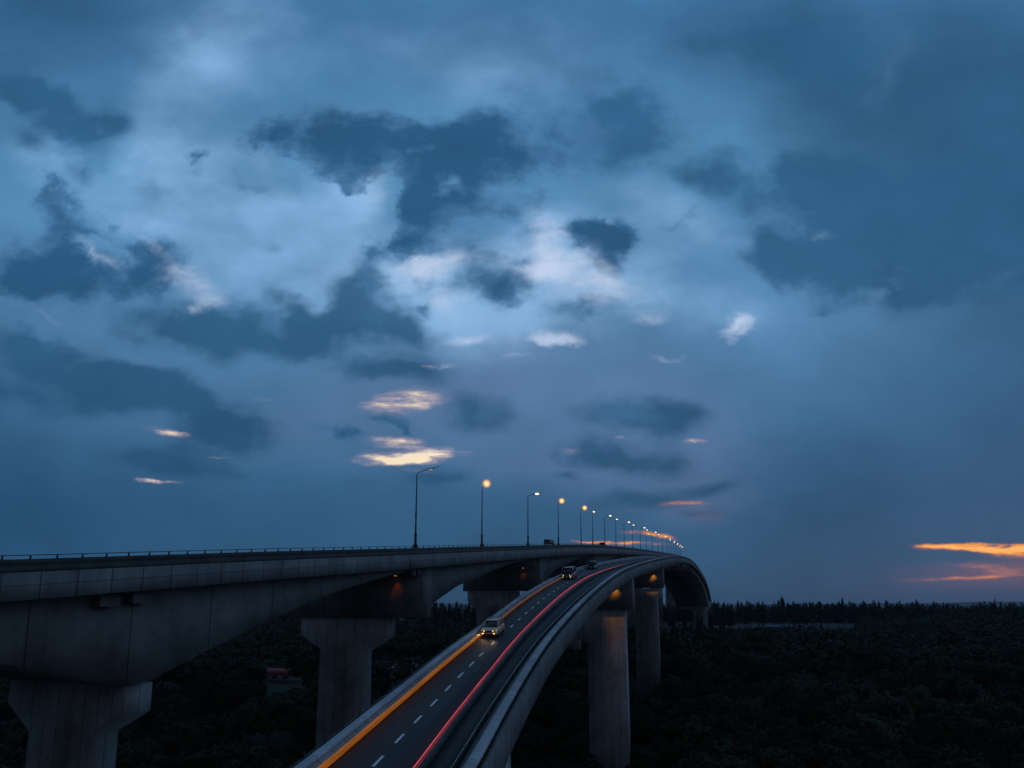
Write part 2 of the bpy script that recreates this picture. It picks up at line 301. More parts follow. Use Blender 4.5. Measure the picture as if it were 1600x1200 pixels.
M_['fascia'] = concrete('fascia_concrete', (.18, .175, .172), 4.0, .09, 1.25, .06, .3)
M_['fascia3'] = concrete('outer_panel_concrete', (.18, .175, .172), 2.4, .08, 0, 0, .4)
M_['fascia2'] = concrete('parapet_panel_concrete', (.3, .285, .28), 2.0, .07, 0, 0, .3)
M_['coping'] = concrete('coping_concrete', (.40, .41, .43), 8.0, .05, 0, 0, .15)
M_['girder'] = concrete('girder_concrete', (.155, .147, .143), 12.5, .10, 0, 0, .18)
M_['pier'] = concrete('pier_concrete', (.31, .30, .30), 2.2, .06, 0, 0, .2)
M_['deck'] = concrete('deck_concrete', (.2, .2, .2), 0, 0, 0, 0, .2)
M_['walk'] = concrete('walkway_slab', (.055, .054, .056), 2.0, .06, 0, 0, .2)
M_['kerb'] = vary(mat('kerb_concrete', (.07, .07, .07)), (.05, .05, .05), (.09, .09, .088), .8)
M_['asphalt'] = vary(mat('asphalt', (.045,)*3, .75), (.026, .027, .03), (.062, .062, .064), 1., 8, .3, .7, stretch=(.035, 1.3, 1), bump=.2, bscale=9, coord='UV')
M_['paint'] = vary(mat('white_paint', (.8,)*3, .6), (.78, .78, .76), (.92, .92, .9), 2.)
M_['steel'] = vary(mat('painted_steel', (.04, .042, .045), .5, .3), (.025, .026, .028), (.05, .052, .055), 1.5)
M_['barrier'] = vary(mat('dark_barrier', (.05,)*3, .7), (.035, .035, .038), (.06, .058, .056), .5)
M_['galv'] = vary(mat('galvanised_steel', (.3,)*3, .45, .7), (.2, .21, .22), (.34, .35, .36), 2.)
M_['orange'] = mat('orange_light_trail', (.6, .2, .02), .5, emit=(1., .25, .015), es=.15)  # emission for trails of vehicle lights, orange and red; no fixture glows here
M_['orange2'] = mat('dim_orange_light_trail', (.3, .12, .03), .5, emit=(1., .22, .02), es=.09)
M_['red'] = mat('red_light_trail', (.8, .08, .1), .5, emit=(1., .11, .16), es=.36)
M_['red2'] = mat('pink_light_trail', (.5, .15, .18), .5, emit=(1., .2, .27), es=.15)
M_['warm'] = mat('warm_lamp_glass', (1, .8, .5), .3, emit=(1., .74, .36), es=8.)
def glow_ball(name, c0, c1, es, p):             # painted bloom round a lit lamp: hot middle, thin soft rim
    m = bpy.data.materials.new(name); m.use_nodes = True; t = m.node_tree; n = t.nodes; l = t.links; n.clear()
    lw = n.new('ShaderNodeLayerWeight'); lw.inputs[0].default_value = .5
    f = n.new('ShaderNodeMath'); f.operation = 'SUBTRACT'; f.inputs[0].default_value = 1.; l.new(lw.outputs['Facing'], f.inputs[1])
    q = n.new('ShaderNodeMath'); q.operation = 'POWER'; l.new(f.outputs[0], q.inputs[0]); q.inputs[1].default_value = p
    r = n.new('ShaderNodeValToRGB'); l.new(q.outputs[0], r.inputs[0]); r.color_ramp.elements[0].color = c1+(1,); r.color_ramp.elements[1].color = c0+(1,)
    e = n.new('ShaderNodeEmission'); l.new(r.outputs[0], e.inputs[0]); e.inputs[1].default_value = es
    tr = n.new('ShaderNodeBsdfTransparent'); mx = n.new('ShaderNodeMixShader'); l.new(q.outputs[0], mx.inputs[0]); l.new(tr.outputs[0], mx.inputs[1]); l.new(e.outputs[0], mx.inputs[2])
    o = n.new('ShaderNodeOutputMaterial'); l.new(mx.outputs[0], o.inputs[0]); return m
M_['glow_ball'] = glow_ball('lamp_glow_halo', (1., .62, .2), (1., .36, .06), 1.5, 9.)
M_['white'] = mat('white_lamp_glass', (1, 1, 1), .3, emit=(1., .70, .42), es=2.4)
M_['dim'] = mat('dim_lamp_glass', (1, 1, 1), .3, emit=(1., .84, .7), es=.35)
M_['flood'] = mat('orange_flood_glass', (1, .6, .2), .3, emit=(1., .38, .06), es=1.2)
M_['head'] = mat('headlight_glass', (1, .9, .7), .2, emit=(1., .58, .2), es=3.5)
M_['headw'] = mat('headlight_glass_white', (1, .95, .9), .2, emit=(1., .82, .62), es=3.)
M_['glass'] = mat('car_glass', (.015, .018, .022), .08, 0, .6)
M_['tyre'] = mat('tyre_rubber', (.02,)*3, .8)
M_['black'] = mat('black_trim', (.015,)*3, .5)
M_['plate'] = mat('number_plate', (.6, .6, .5), .5)
def streaky(m, es):                         # the glow comes and goes along the light trail
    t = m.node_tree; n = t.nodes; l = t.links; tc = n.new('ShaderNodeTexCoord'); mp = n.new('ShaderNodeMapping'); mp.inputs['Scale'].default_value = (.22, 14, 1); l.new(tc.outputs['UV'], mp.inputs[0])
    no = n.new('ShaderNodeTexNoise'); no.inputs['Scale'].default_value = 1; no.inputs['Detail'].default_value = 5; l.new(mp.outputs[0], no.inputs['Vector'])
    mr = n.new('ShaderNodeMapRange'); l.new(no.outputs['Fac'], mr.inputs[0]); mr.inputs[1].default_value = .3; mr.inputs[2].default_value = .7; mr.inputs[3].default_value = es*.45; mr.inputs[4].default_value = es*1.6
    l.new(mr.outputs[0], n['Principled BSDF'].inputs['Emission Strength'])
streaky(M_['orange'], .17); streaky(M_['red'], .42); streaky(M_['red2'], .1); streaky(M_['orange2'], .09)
def carpaint(name, c, metal=.3):
    m = mat(name, c, .28, metal, .5); m.node_tree.nodes['Principled BSDF'].inputs['Coat Weight'].default_value = .6
    return vary(m, tuple(x*.88 for x in c), tuple(min(1, x*1.08) for x in c), 3.)
M_['gold'] = carpaint('champagne_car_paint', (.78, .52, .28), .35)
M_['dark'] = carpaint('dark_car_paint', (.05, .045, .045))
M_['silver'] = carpaint('silver_car_paint', (.4, .4, .42), .5)

# ================================================================ bridge alignments (plan and level, metres)
class Line:
    def __init__(s, P, step=2.0):
        P = np.array(P, float); P[:, 2] += H
        k = np.r_[0, np.cumsum(np.linalg.norm(np.diff(P[:, :2], axis=0), axis=1))]
        m = np.gradient(P, k, axis=0); S = np.arange(0, k[-1], step); O = []
        for t in S:
            i = min(np.searchsorted(k, t, side='right')-1, len(k)-2); h = k[i+1]-k[i]; u = (t-k[i])/h
            O.append((2*u**3-3*u**2+1)*P[i]+(u**3-2*u**2+u)*h*m[i]+(-2*u**3+3*u**2)*P[i+1]+(u**3-u**2)*h*m[i+1])
        s.O = np.array(O); T = np.gradient(s.O, S, axis=0)[:, :2]; T /= np.linalg.norm(T, axis=1)[:, None]
        s.S = S; s.T = T; s.Nn = np.c_[T[:, 1], -T[:, 0]]; s.end = S[-1]
    def at(s, st, u=0., w=0.):
        x = np.interp(st, s.S, s.O[:, 0]); y = np.interp(st, s.S, s.O[:, 1]); z = np.interp(st, s.S, s.O[:, 2])
        nx = np.interp(st, s.S, s.Nn[:, 0]); ny = np.interp(st, s.S, s.Nn[:, 1])
        return Vector((x+nx*u, y+ny*u, z+w))
    def yaw(s, st): return math.atan2(np.interp(st, s.S, s.T[:, 1]), np.interp(st, s.S, s.T[:, 0]))
    def sweep(s, name, prof, m, parent, s0=None, s1=None, step=1, closed=True, var=None, smooth=False, mi=None):
        """prof: list of (u, w); var(station, prof) may reshape it along the way"""
        s0 = 0 if s0 is None else s0; s1 = s.end if s1 is None else s1
        ss = np.unique(np.r_[s0, s.S[(s.S > s0+.2) & (s.S < s1-.2)][::step], s1])
        n = len(prof); V = []
        for st in ss:
            pr = var(st, prof) if var else prof
            for (u, w) in pr: V.append(tuple(s.at(st, u, w)))
        F = []; UV = []; MI = []
        cl = [0.]
        for k in range(n): a = prof[k]; b = prof[(k+1) % n]; cl.append(cl[-1]+math.hypot(a[0]-b[0], a[1]-b[1]))
        for i in range(len(ss)-1):
            for k in range(n if closed else n-1):
                k2 = (k+1) % n
                F.append([i*n+k, (i+1)*n+k, (i+1)*n+k2, i*n+k2]); UV += [(ss[i], cl[k]), (ss[i+1], cl[k]), (ss[i+1], cl[k+1]), (ss[i], cl[k+1])]
                MI.append(mi[k] if mi else 0)
        if closed:
            F.append(list(range(n))[::-1]); UV += [(0, 0)]*n; e = (len(ss)-1)*n; F.append([e+k for k in range(n)]); UV += [(0, 0)]*n; MI += [0, 0]
        V = np.array(V)
        return mesh_np(name, V, F, m, MI, UV, smooth, parent)
RB = Line([(-4.63, 24.0, -9.0), (-2.38, 38.5, -7.72), (-0.7, 52.0, -6.38), (2.55, 73.0, -3.76), (9.58, 109.0, 0.49), (24.17, 172.0, 7.36), (49.64, 257.0, 15.02), (77.35, 352.0, 21.15), (119.94, 500.0, 23.05), (150.33, 600.0, 15.38), (178.91, 700.0, 0.34), (202.86, 790.0, -14.25)])
LB = Line([(-60., 30., -.3), (-53.5, 50, 1.3), (-47.58, 72.0, 2.73), (-42.18, 85.0, 3.88), (-34.46, 104.0, 5.56), (-22.72, 137.0, 8.29), (0.0, 215.0, 14.52), (27.96, 306.0, 21.67), (63.56, 430.0, 29.39), (127.41, 640.0, 39.78), (186.73, 850.0, 49.67), (269.51, 1150.0, 60.57)])
SO = 18.8
def sstep(a, b, x): t = min(1., max(0., (x-a)/(b-a))); return t*t*(3-2*t)
def gz(x, y):                               # ground level: a valley floor under the near piers, a terrace beyond
    d = math.hypot(x, y)
    z = H-46+19*sstep(185, 310, d)
    return z+1.6*math.sin(x*.021+1.3)*math.cos(y*.017)+.8*math.sin(x*.06+y*.045)-2.5*sstep(900, 3000, d)

# ================================================================ upper bridge (curving high on the left)
UB = tag(empty('road_bridge', LB.at(60+SO, -15, -20)), 'wide high concrete bridge on the left, carrying the row of street lamps', 'bridge')
def ub(o):                                  # parts keep world coordinates under an Empty placed at the bridge
    o.parent = UB; o.matrix_parent_inverse = Matrix.Translation(-UB.location); return o
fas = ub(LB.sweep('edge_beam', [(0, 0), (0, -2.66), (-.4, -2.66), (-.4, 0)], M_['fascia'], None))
ub(LB.sweep('crash_barrier', [(-.08, .004), (-.08, .38), (-.12, .42), (-.12, .8), (-.08, .84), (-.08, 1.27), (-.3, 1.27), (-.3, .004)], M_['barrier'], None))
rail = ub(LB.sweep('handrail', [(-.15, 1.60), (-.15, 1.68), (-.23, 1.68), (-.23, 1.60)], M_['steel'], None))
def post_mesh(st, mb, o=(0, 0, 0)):
    p = LB.at(st, -.19, 1.27); mb.box((p.x-o[0], p.y-o[1], p.z-o[2]+.2), (.11, .11, .40), rz=LB.yaw(st))
pm = None; st0 = 30.; rest = MB()
for k in range(int((LB.end-40)/2.8)):
    st = st0+2.8*k
    if k < 90:
        mb = MB(); p = LB.at(st, -.19, 1.27)
        if pm is None: mb.box((0, 0, .165), (.12, .12, .33)); mb.box((0, 0, .015), (.22, .22, .03)); q = mb.build('rail_post', M_['steel']); pm = q.data
        else: q = link('rail_post', pm)
        q.location = p; q.rotation_euler = (0, 0, LB.yaw(st)); q.parent = rail
    else: post_mesh(st, rest)
q = rest.build('rail_post', M_['steel']); q.parent = rail; tag(q, kind='stuff')
ub(LB.sweep('roadway', [(-.3, -.05), (-15.2, .1), (-15.9, .1), (-30.6, -.05), (-30.6, -.25), (-.3, -.25)], M_['asphalt'], None, step=2))
ub(LB.sweep('deck_slab', [(-.41, -.26), (-.41, -2.5), (-4, -2.95), (-29, -2.95), (-31, -2.2), (-31, -.26)], M_['deck'], None, step=2))
ub(LB.sweep('far_parapet', [(-30.7, .9), (-30.7, -.25), (-31.05, -2.2), (-31.05, .9)], M_['fascia2'], None, step=2))
ub(LB.sweep('median_barrier', [(-15.1, .11), (-15.35, .5), (-15.4, .95), (-15.6, .95), (-15.65, .5), (-15.9, .11)], M_['kerb'], None, step=2))
HB = [(-60, -5.), (-20, -4.2), (0, -6.2), (20, -8.0), (29.3, -8.95), (34.5, -10.7), (43.1, -13.45), (47, -13.6), (52.3, -12.2), (58, -10.9), (64.4, -9.45), (69, -8.6), (79.3, -6.6), (89.7, -5.3), (100, -4.3), (110, -3.5), (117.8, -3.1)]
PS = [44.3, 117.8, 216.1, 316, 420, 540, 700, 880]
hs = list(HB)
for p in PS[1:]: hs += [(p+.01, -12.8), (p+4.5, -12.2), (p+10, -10.6), (p+25, -7.9), (p+47, -6.06), (p+71, -3.9), (p+90, -3.3), (p+97, -3.1)]
hs = np.array(hs); hx, hw = hs[:, 0]+SO, hs[:, 1]
def hw_at(st): return float(np.interp(st, hx, hw))
def gvar(st, pr): w = min(hw_at(st), -3.05); return [(-4, -2.96), (-4.0, w), (-29, w), (-29, -2.96)]
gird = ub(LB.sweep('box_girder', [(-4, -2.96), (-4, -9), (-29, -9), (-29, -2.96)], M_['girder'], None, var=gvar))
def prism(line, mb, UVs, poly, s0, s1, base):
    """poly in (u, absolute z), extruded along the bridge from s0 to s1; one transverse direction"""
    a = line.at(s0); nx, ny = np.interp(s0, line.S, line.Nn[:, 0]), np.interp(s0, line.S, line.Nn[:, 1]); tx, ty = -ny, nx
    n = len(poly); V = []
    for ds in (0, s1-s0):
        for (u, z) in poly: V.append((a.x+nx*u+tx*ds-base[0], a.y+ny*u+ty*ds-base[1], z-base[2]))
    F = [list(range(n)), [n+k for k in range(n)][::-1]]
    uv = [(u, z) for u, z in poly]+[(u, z) for u, z in poly][::-1]
    for k in range(n):
        k2 = (k+1) % n; F.append([k, n+k, n+k2, k2]); uv += [(0, poly[k][1]), (s1-s0, poly[k][1]), (s1-s0, poly[k2][1]), (0, poly[k2][1])]
    b = len(mb.V); mb.V += V; mb.F += [[b+i for i in f] for f in F]; mb.M += [0]*len(F); UVs += uv
def make_pier(line, root, s0, th, cu, hu, zt, zh, zf, zh2=None, zf2=None, block=None, flood=None, inset=.5):
    """cu: column u range, hu: crosshead u range, zt/zh/zf: top, outer edge and root of the flare"""
    zh2 = zh if zh2 is None else zh2; zf2 = zf if zf2 is None else zf2
    c = line.at(s0, (cu[0]+cu[1])/2); g = gz(c.x, c.y)-3; base = (c.x, c.y, g)
    def fin(mb, UVs, name, m, par):
        o = mesh_np(name, mb.V, mb.F, m, mb.M, UVs); o.location = base
        o.parent = par
        o.matrix_parent_inverse = Matrix.Translation(-root.location) if par is root else Matrix.Translation(-Vector(base))@Matrix.Identity(4)
        return o
    mb = MB(); UVs = []
    poly = [(cu[0]-.3, g), (cu[0], zf), (hu[0], zh), (hu[0], zt), (hu[1], zt), (hu[1], zh2), (cu[1], zf2), (cu[1]+.3, g)]
    if hu[1] <= cu[1]+.05: poly = [(cu[0]-.3, g), (cu[0], zf), (hu[0], zh), (hu[0], zt), (cu[1], zt), (cu[1]+.3, g)]
    prism(line, mb, UVs, poly[::-1], s0, s0+th, base); p = fin(mb, UVs, 'pier', M_['pier'], root)
    if block:
        mb = MB(); UVs = []; u0, u1, zb, zu = block
        prism(line, mb, UVs, [(u0, zb), (u0, zu), (u1, zu), (u1, zb)], s0-.4, s0+th+.4, base); o = fin(mb, UVs, 'diaphragm', M_['girder'], root)
    if flood:
        u, z, col, en = flood
        f = line.at(s0-1.9, u); f.z = z+.3; mb = MB(); mb.box((0, 0, .3), (.12, .12, .6)); mb.box((0, 0, 0), (.7, .5, .22), rz=line.yaw(s0)); mb.box((0, 0, -.13), (.55, .36, .04), 1, rz=line.yaw(s0))
        fl = mb.build('floodlight', [M_['steel'], M_['flood']]); fl.location = f; fl.parent = root; fl.matrix_parent_inverse = Matrix.Translation(-root.location)
        ld = bpy.data.lights.new('flood_light', 'SPOT'); ld.energy = en; ld.color = col; ld.spot_size = R_(58); ld.spot_blend = .9; ld.shadow_soft_size = .15
        lo = bpy.data.objects.new('flood_light', ld); COL.objects.link(lo); lo.location = f+Vector((0, 0, -.3))
        d = Vector((line.at(s0-.4, u).x, line.at(s0-.4, u).y, f.z-3.6))-lo.location; lo.rotation_euler = d.to_track_quat('-Z', 'Y').to_euler()
    return p
ORG = (1., .36, .04); RED = (1., .16, .02)
B = H
make_pier(LB, UB, 44.3+SO, 4.0, (-20, -9.8), (-24.3, -4.9), B-9.3, B-12.2, B-15.3, B-12.6, B-15.2)
make_pier(LB, UB, 117.8+SO, 4.6, (-25.7, -16), (-30.5, -10.7), B-3.1, B-6.6, B-9.5, B-6.9, B-9.9, (-33, -2.7, B-2.95, LB.at(118+SO).z-2.97), (-8.0, B+5.4, RED, 120))
make_pier(LB, UB, 216.1+SO, 4.6, (-24.7, -14.6), (-28, -11), B+3.9, B+.6, B-2.2, block=(-29.5, -2.9, B+4.0, LB.at(216+SO).z-2.97), flood=(-8., B+11.2, RED, 140))
for p in PS[3:]:
    zd = LB.at(p+SO).z
    make_pier(LB, UB, p+SO, 4.6, (-22, -11), (-27, -6), zd-13.2, zd-16.5, zd-19.5, block=(-29.5, -3.2, zd-13, zd-2.97))
for st in (39.5, 43.8, 113.5, 116.2):
    p = LB.at(st+SO, -3.3, -3.75); mb = MB(); mb.box((0, 0, 0), (2.6 if st < 50 else 1.6, 1.3, 1.15), rz=LB.yaw(st+SO)); mb.box((0, 0, -.65), (.3, .3, .2), rz=LB.yaw(st+SO))
    q = mb.build('drain_box', M_['fascia2'], bevel=.05); q.location = p; ub(q)
p = LB.at(105.5+SO, .08, -1.9); q = MB().box((0, 0, 0), (.55, .16, .8), rz=LB.yaw(105.5+SO)).build('wall_box', M_['black'], bevel=.03); q.location = p; ub(q)

# ================================================================ lower bridge (rising beside it)
WB_ = tag(empty('road_bridge', RB.at(176, -5, -20)), 'narrow lower concrete bridge rising from the bottom of the picture, with the red light trail', 'bridge')
def wb(o): o.parent = WB_; o.matrix_parent_inverse = Matrix.Translation(-WB_.location); return o
sx = [0, 18, 45, 57, 64, 80, 87, 102, 116, 140, 162]; 
RU = ([0, 18, 45, 57, 80, 102, 144, 900], [-2.95, -2.95, -3.2, -3.55, -4.2, -4.8, -5.7, -5.7])
LU = ([0, 50, 64, 87, 116, 140, 162, 900], [-8.2, -8.2, -8.35, -9.5, -10.5, -11.1, -12.1, -12.3])
def um(st, u):
    r = np.interp(st, *RU); l = np.interp(st, *LU)
    if u > -.5: return u
    if u > -2.95: return -.5+(u+.5)*(r+.5)/(-2.45)
    k = (l-r)/(-5.25)
    if u < -7.3: return l+(u+8.2)           # parapet keeps its thickness
    return r+(u+2.95)*((l+.7)-r)/(-4.55)
def rv(st, pr): return [(um(st, u), w) for u, w in pr]
wb(RB.sweep('edge_beam', [(.52, -.90), (.6, -1.0), (.6, -3.2), (.21, -3.2), (.21, -.9)], M_['fascia3'], None))
wb(RB.sweep('coping', [(.50, -.07), (.53, -.13), (.53, -.25), (-.04, -.25), (-.04, -.08), (.03, -.01), (.14, .02), (.34, .02), (.44, -.01)], M_['coping'], None, smooth=False))
wb(RB.sweep('parapet_wall', [(.14, -.26), (.14, -1.3), (-.1, -1.3), (-.1, -.26)], M_['kerb'], None, var=rv))  # recess wall takes dark kerb concrete to paint in the coping's shade
wb(RB.sweep('walkway', [(-1.08, -1.1), (-2.5, -1.1), (-2.5, -1.3), (-1.08, -1.3)], M_['walk'], None, var=rv))
wb(RB.sweep('dark_gap', [(-.11, -1.2), (-1.07, -1.2), (-1.07, -1.3), (-.11, -1.3)], M_['black'], None, var=rv))  # black sheet that makes the gap inside the coping dark
hr = wb(RB.sweep('handrail', [(-.95, -.62), (-.95, -.67), (-1.0, -.67), (-1.0, -.62)], M_['galv'], None, var=rv))
hp = None
for k in range(80):
    st = 4+3*k; p = RB.at(st, um(st, -.975), -1.1)
    if hp is None: q = MB().box((0, 0, .2), (.06, .06, .4)).build('rail_post', M_['steel']); hp = q.data
    else: q = link('rail_post', hp)
    q.location = p; q.parent = hr
wb(RB.sweep('kerb_wall', [(-2.5, -.72), (-2.5, -1.3), (-2.8, -1.3), (-2.74, -.78), (-2.7, -.72)], M_['kerb'], None, var=rv))
rd = wb(RB.sweep('roadway', [(-2.81, -1.1), (-7.45, -.8), (-7.45, -1.2), (-2.81, -1.3)], M_['asphalt'], None, var=rv))
def rw(u): return -.8-.3*(u+7.45)/4.64
def redv(st, pr): return [(np.interp(st, *RU)+.05+(u+2.95)*(1 if st < 60 else min(2.2, 1+(st-60)/60)), w) for u, w in pr]
for a, b, z, mk in ((-2.80, -2.84, .18, 'red'), (-2.95, -2.97, .09, 'red2'), (-3.06, -3.08, .12, 'red2'), (-3.18, -3.23, .16, 'red')):  # glowing bars stand in for the trails of passing tail lights
    q = wb(RB.sweep('light_trail', [(a, rw(-2.9)+z), (a, rw(-2.9)+z-.07), (b, rw(-2.9)+z-.07), (b, rw(-2.9)+z)], M_[mk], None, var=redv, s0=0, s1=235))
    tag(q, 'thin red tail light trail beside the lane, modelled as a glowing line')
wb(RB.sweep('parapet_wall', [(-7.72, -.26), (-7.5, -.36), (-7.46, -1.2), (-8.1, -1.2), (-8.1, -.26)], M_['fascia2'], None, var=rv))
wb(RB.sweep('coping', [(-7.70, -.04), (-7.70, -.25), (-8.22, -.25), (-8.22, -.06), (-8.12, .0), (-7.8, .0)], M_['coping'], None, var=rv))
q = wb(RB.sweep('light_trail', [(-7.47, -.38), (-7.40, -.42), (-7.38, -.74), (-7.455, -.78)], M_['orange'], None, var=rv, s0=0, s1=66)); tag(q, 'orange vehicle light trail modelled as a glowing band along the foot of the left parapet')  # glowing band stands in for an orange trail of vehicle lights
q = wb(RB.sweep('light_trail', [(-7.47, -.42), (-7.40, -.46), (-7.38, -.70), (-7.455, -.74)], M_['orange2'], None, var=rv, s0=66.01, s1=150)); tag(q, 'fainter stretch of the orange light trail behind the first car')
orl = wb(RB.sweep('outer_rail', [(-8.75, -.35), (-8.75, -.42), (-8.82, -.42), (-8.82, -.35)], M_['steel'], None, var=rv, s1=200)); hp = None
for k in range(60):
    st = 2+3*k; p = RB.at(st, um(st, -8.78), -1.5)
    if hp is None: q = MB().box((0, 0, .7), (.07, .07, 1.4)).box((.0, 0, 0), (.9, .07, .07)).build('rail_post', M_['steel']); hp = q.data
    else: q = link('rail_post', hp)
    q.location = p; q.rotation_euler = (0, 0, RB.yaw(st)-math.pi/2); q.parent = orl
wb(RB.sweep('deck_slab', [(.14, -1.31), (.14, -3.2), (-1.2, -3.3), (-7, -3.3), (-8.12, -3.0), (-8.12, -1.21)], M_['deck'], None, var=rv))
hr_ = np.array([(0, -5), (20, -5.4), (36, -6.4), (42, -6.4), (60, -4.6), (110, -4.), (300, -4.3), (380, -4.5), (520, -5.2), (600, -7.5), (648, -11), (656, -11), (700, -6), (800, -4)])
def g2(st, pr):
    w = float(np.interp(st, hr_[:, 0], hr_[:, 1])); k = sstep(300, 420, st); ul = -7-21*k
    return [(-1.2, -3.31), (-1.5, w), (ul+.4, w), (ul, -3.31)]
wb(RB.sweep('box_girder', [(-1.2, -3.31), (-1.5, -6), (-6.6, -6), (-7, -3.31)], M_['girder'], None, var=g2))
make_pier(RB, WB_, 37.5, 3.0, (-7, -1.2), (-7.5, -1.2), RB.at(39).z-6.5, RB.at(39).z-8, RB.at(39).z-9)
make_pier(RB, WB_, 175.6, 4.0, (-12, -2.7), (-19, -2.7), B-1.9, B-7.2, B-10.2, block=(-18, -.6, B-1.7, RB.at(176).z-3.33), flood=(-4.6, LB.at(0).z*0+RB.at(176).z-4.9, ORG, 900))
make_pier(RB, WB_, 249.9, 4.6, (-10.4, -3), (-15, -1.2), B+5.1, B+3.4, B+1.6, block=(-17, -.64, B+5.3, RB.at(250).z-3.33), flood=(-3.6, RB.at(250).z-4.9, ORG, 1100))
make_pier(RB, WB_, 650, 6.0, (-14.2, -2.7), (-31, .9), B+2.0, B-2.5, B-6.5, block=(-29, .5, B+2.9, RB.at(651).z-3.33))
for st in (290, 330, 372, 418, 470, 530, 590):   # cross beams under the wide far deck
    k = sstep(300, 420, st); w = float(np.interp(st, hr_[:, 0], hr_[:, 1])); mb = MB(); uvs = []; z = RB.at(st).z
    prism(RB, mb, uvs, [(-7-20*k, z+w-1.6), (-7-20*k, z+w), (-1.6, z+w), (-1.6, z+w-1.6)], st, st+1.6, (0, 0, 0)); wb(mesh_np('cross_beam', mb.V, mb.F, M_['girder'], mb.M, uvs))
for st, u in ((286, -1.1), (352, -1.), (425, -1.), (505, -1.), (577, -1.), (160, -1.)):
    p = RB.at(st, u, -3.9); mb = MB(); mb.box((0, 0, 0), (1.5, .9, 1.0), rz=RB.yaw(st)); mb.tube([(0, 0, -.4), (0, 0, -1.6)], .14, 6); q = mb.build('drain_box', M_['coping'], bevel=.05); q.location = p; wb(q)
# lane dashes and the expansion plate
st = 8.9
def quad(mb, s0, s1, u0, u1, lift=.006):
    V = []
    for s_, u_ in ((s0, u0), (s1, u0), (s1, u1), (s0, u1)): V.append(tuple(RB.at(s_, um(s_, u_), rw(u_)+lift)))
    mb.add(V, [(0, 1, 2, 3)])
while st < 230:
    if not 57.5 < st < 61:
        dm = MB(); quad(dm, st, st+1.9, -5.38, -5.22); q = wb(dm.build('lane_dash', M_['paint']))
    st += 4.4 if st < 48 else 5.9
em = MB()
for a, b, c, d in ((123.8, 124.5, -5.0, -3.6), (127.6, 128.3, -5.0, -3.6), (123.8, 128.3, -5.0, -4.85), (123.8, 128.3, -3.75, -3.6)): quad(em, a, b, c, d, .007)
q = wb(em.build('painted_box', M_['fascia2']))
ex = MB()
for s_ in (96, 176, 250): quad(ex, s_, s_+.5, -7.3, -2.85, .008)
wb(ex.build('expansion_joint', M_['steel']))

# ================================================================ street lamps along the upper bridge
def make_lamp(arm_len, kind, name='street_lamp'):
    root = empty(name)
    mb = MB(); mb.box((0, 0, .9), (1.1, .9, 1.8)); mb.build('pedestal', M_['kerb'], root, bevel=.08)
    mb = MB(); mb.tube([(0, 0, 1.8), (0, 0, 2.0), (0, 0, 2.05), (0, 0, 4.2), (0, 0, 5.0)], [.55, .5, .34, .30, .2], 10)
    for z, r in ((4.4, .36), (9.2, .24)): mb.tube([(0, 0, z-.2), (0, 0, z+.2)], r, 10)
    mb.tube([(0, 0, 5.0), (0, 0, 12), (0, 0, 18.9)], [.2, .16, .12], 8); mb.build('pole', M_['steel'], root, smooth=False)
    pts = [(0, 0, 18.9)]+[(1.0-math.cos(a)*1.0, 0, 18.9+math.sin(a)*1.0) for a in (.4, .8, 1.2)]+[(arm_len*.5, 0, 20.25+arm_len*.04), (arm_len, 0, 20.4+arm_len*.12)]
    arm = MB().tube(pts, [.12, .11, .11, .10, .09, .07], 8); arm = arm.build('arm', M_['steel'], root)
    x = arm_len*(.62 if kind != 'star' else .9); z = 20.2+arm_len*.06
    mb = MB(); a = .75; mb.hexa([(x-a, -.22, z-.12), (x+a, -.28, z-.04), (x+a, .28, z-.04), (x-a, .22, z-.12), (x-a*.8, -.12, z+.14), (x+a, -.15, z+.16), (x+a, .15, z+.16), (x-a*.8, .12, z+.14)])
    hd = mb.build('lamp_head', M_['steel'], root, bevel=.03)
    g = bpy.data.meshes.new('lens'); bm = bmesh.new()
    bmesh.ops.create_icosphere(bm, subdivisions=2, radius=1.); 
    sc_ = {'star': (.45, .45, .4), 'white': (.8, .5, .34), 'dim': (.6, .25, .14)}[kind]
    bmesh.ops.scale(bm, vec=sc_, verts=bm.verts); bmesh.ops.translate(bm, vec=(x, 0, z-.12), verts=bm.verts); bm.to_mesh(g); bm.free()
    g.materials.append(M_[{'star': 'warm', 'white': 'white', 'dim': 'dim'}[kind]]); link('lamp_lens', g, hd)
    if kind == 'star':  # added ball that draws the bloom around a bright lamp
        g = bpy.data.meshes.new('glow_ball'); bm = bmesh.new(); bmesh.ops.create_icosphere(bm, subdivisions=4, radius=1.9); bmesh.ops.translate(bm, vec=(x, 0, z-.12), verts=bm.verts)
        for f in bm.faces: f.smooth = True
        bm.to_mesh(g); bm.free(); g.materials.append(M_['glow_ball']); link('lamp_glow', g, hd)
    return root
def copy_tree(o, parent=None, loc=None, rz=None):
    c = o.copy(); COL.objects.link(c); c.parent = parent
    if loc is not None: c.location = loc; c.rotation_euler = (0, 0, rz or 0)
    for ch in list(o.children): copy_tree(ch, c)
    return c
protos = {}
def put(proto_key, maker, loc, rz):
    if proto_key not in protos:
        r = maker(); protos[proto_key] = r; r.location = loc; r.rotation_euler = (0, 0, rz); return r
    return copy_tree(protos[proto_key], None, loc, rz)
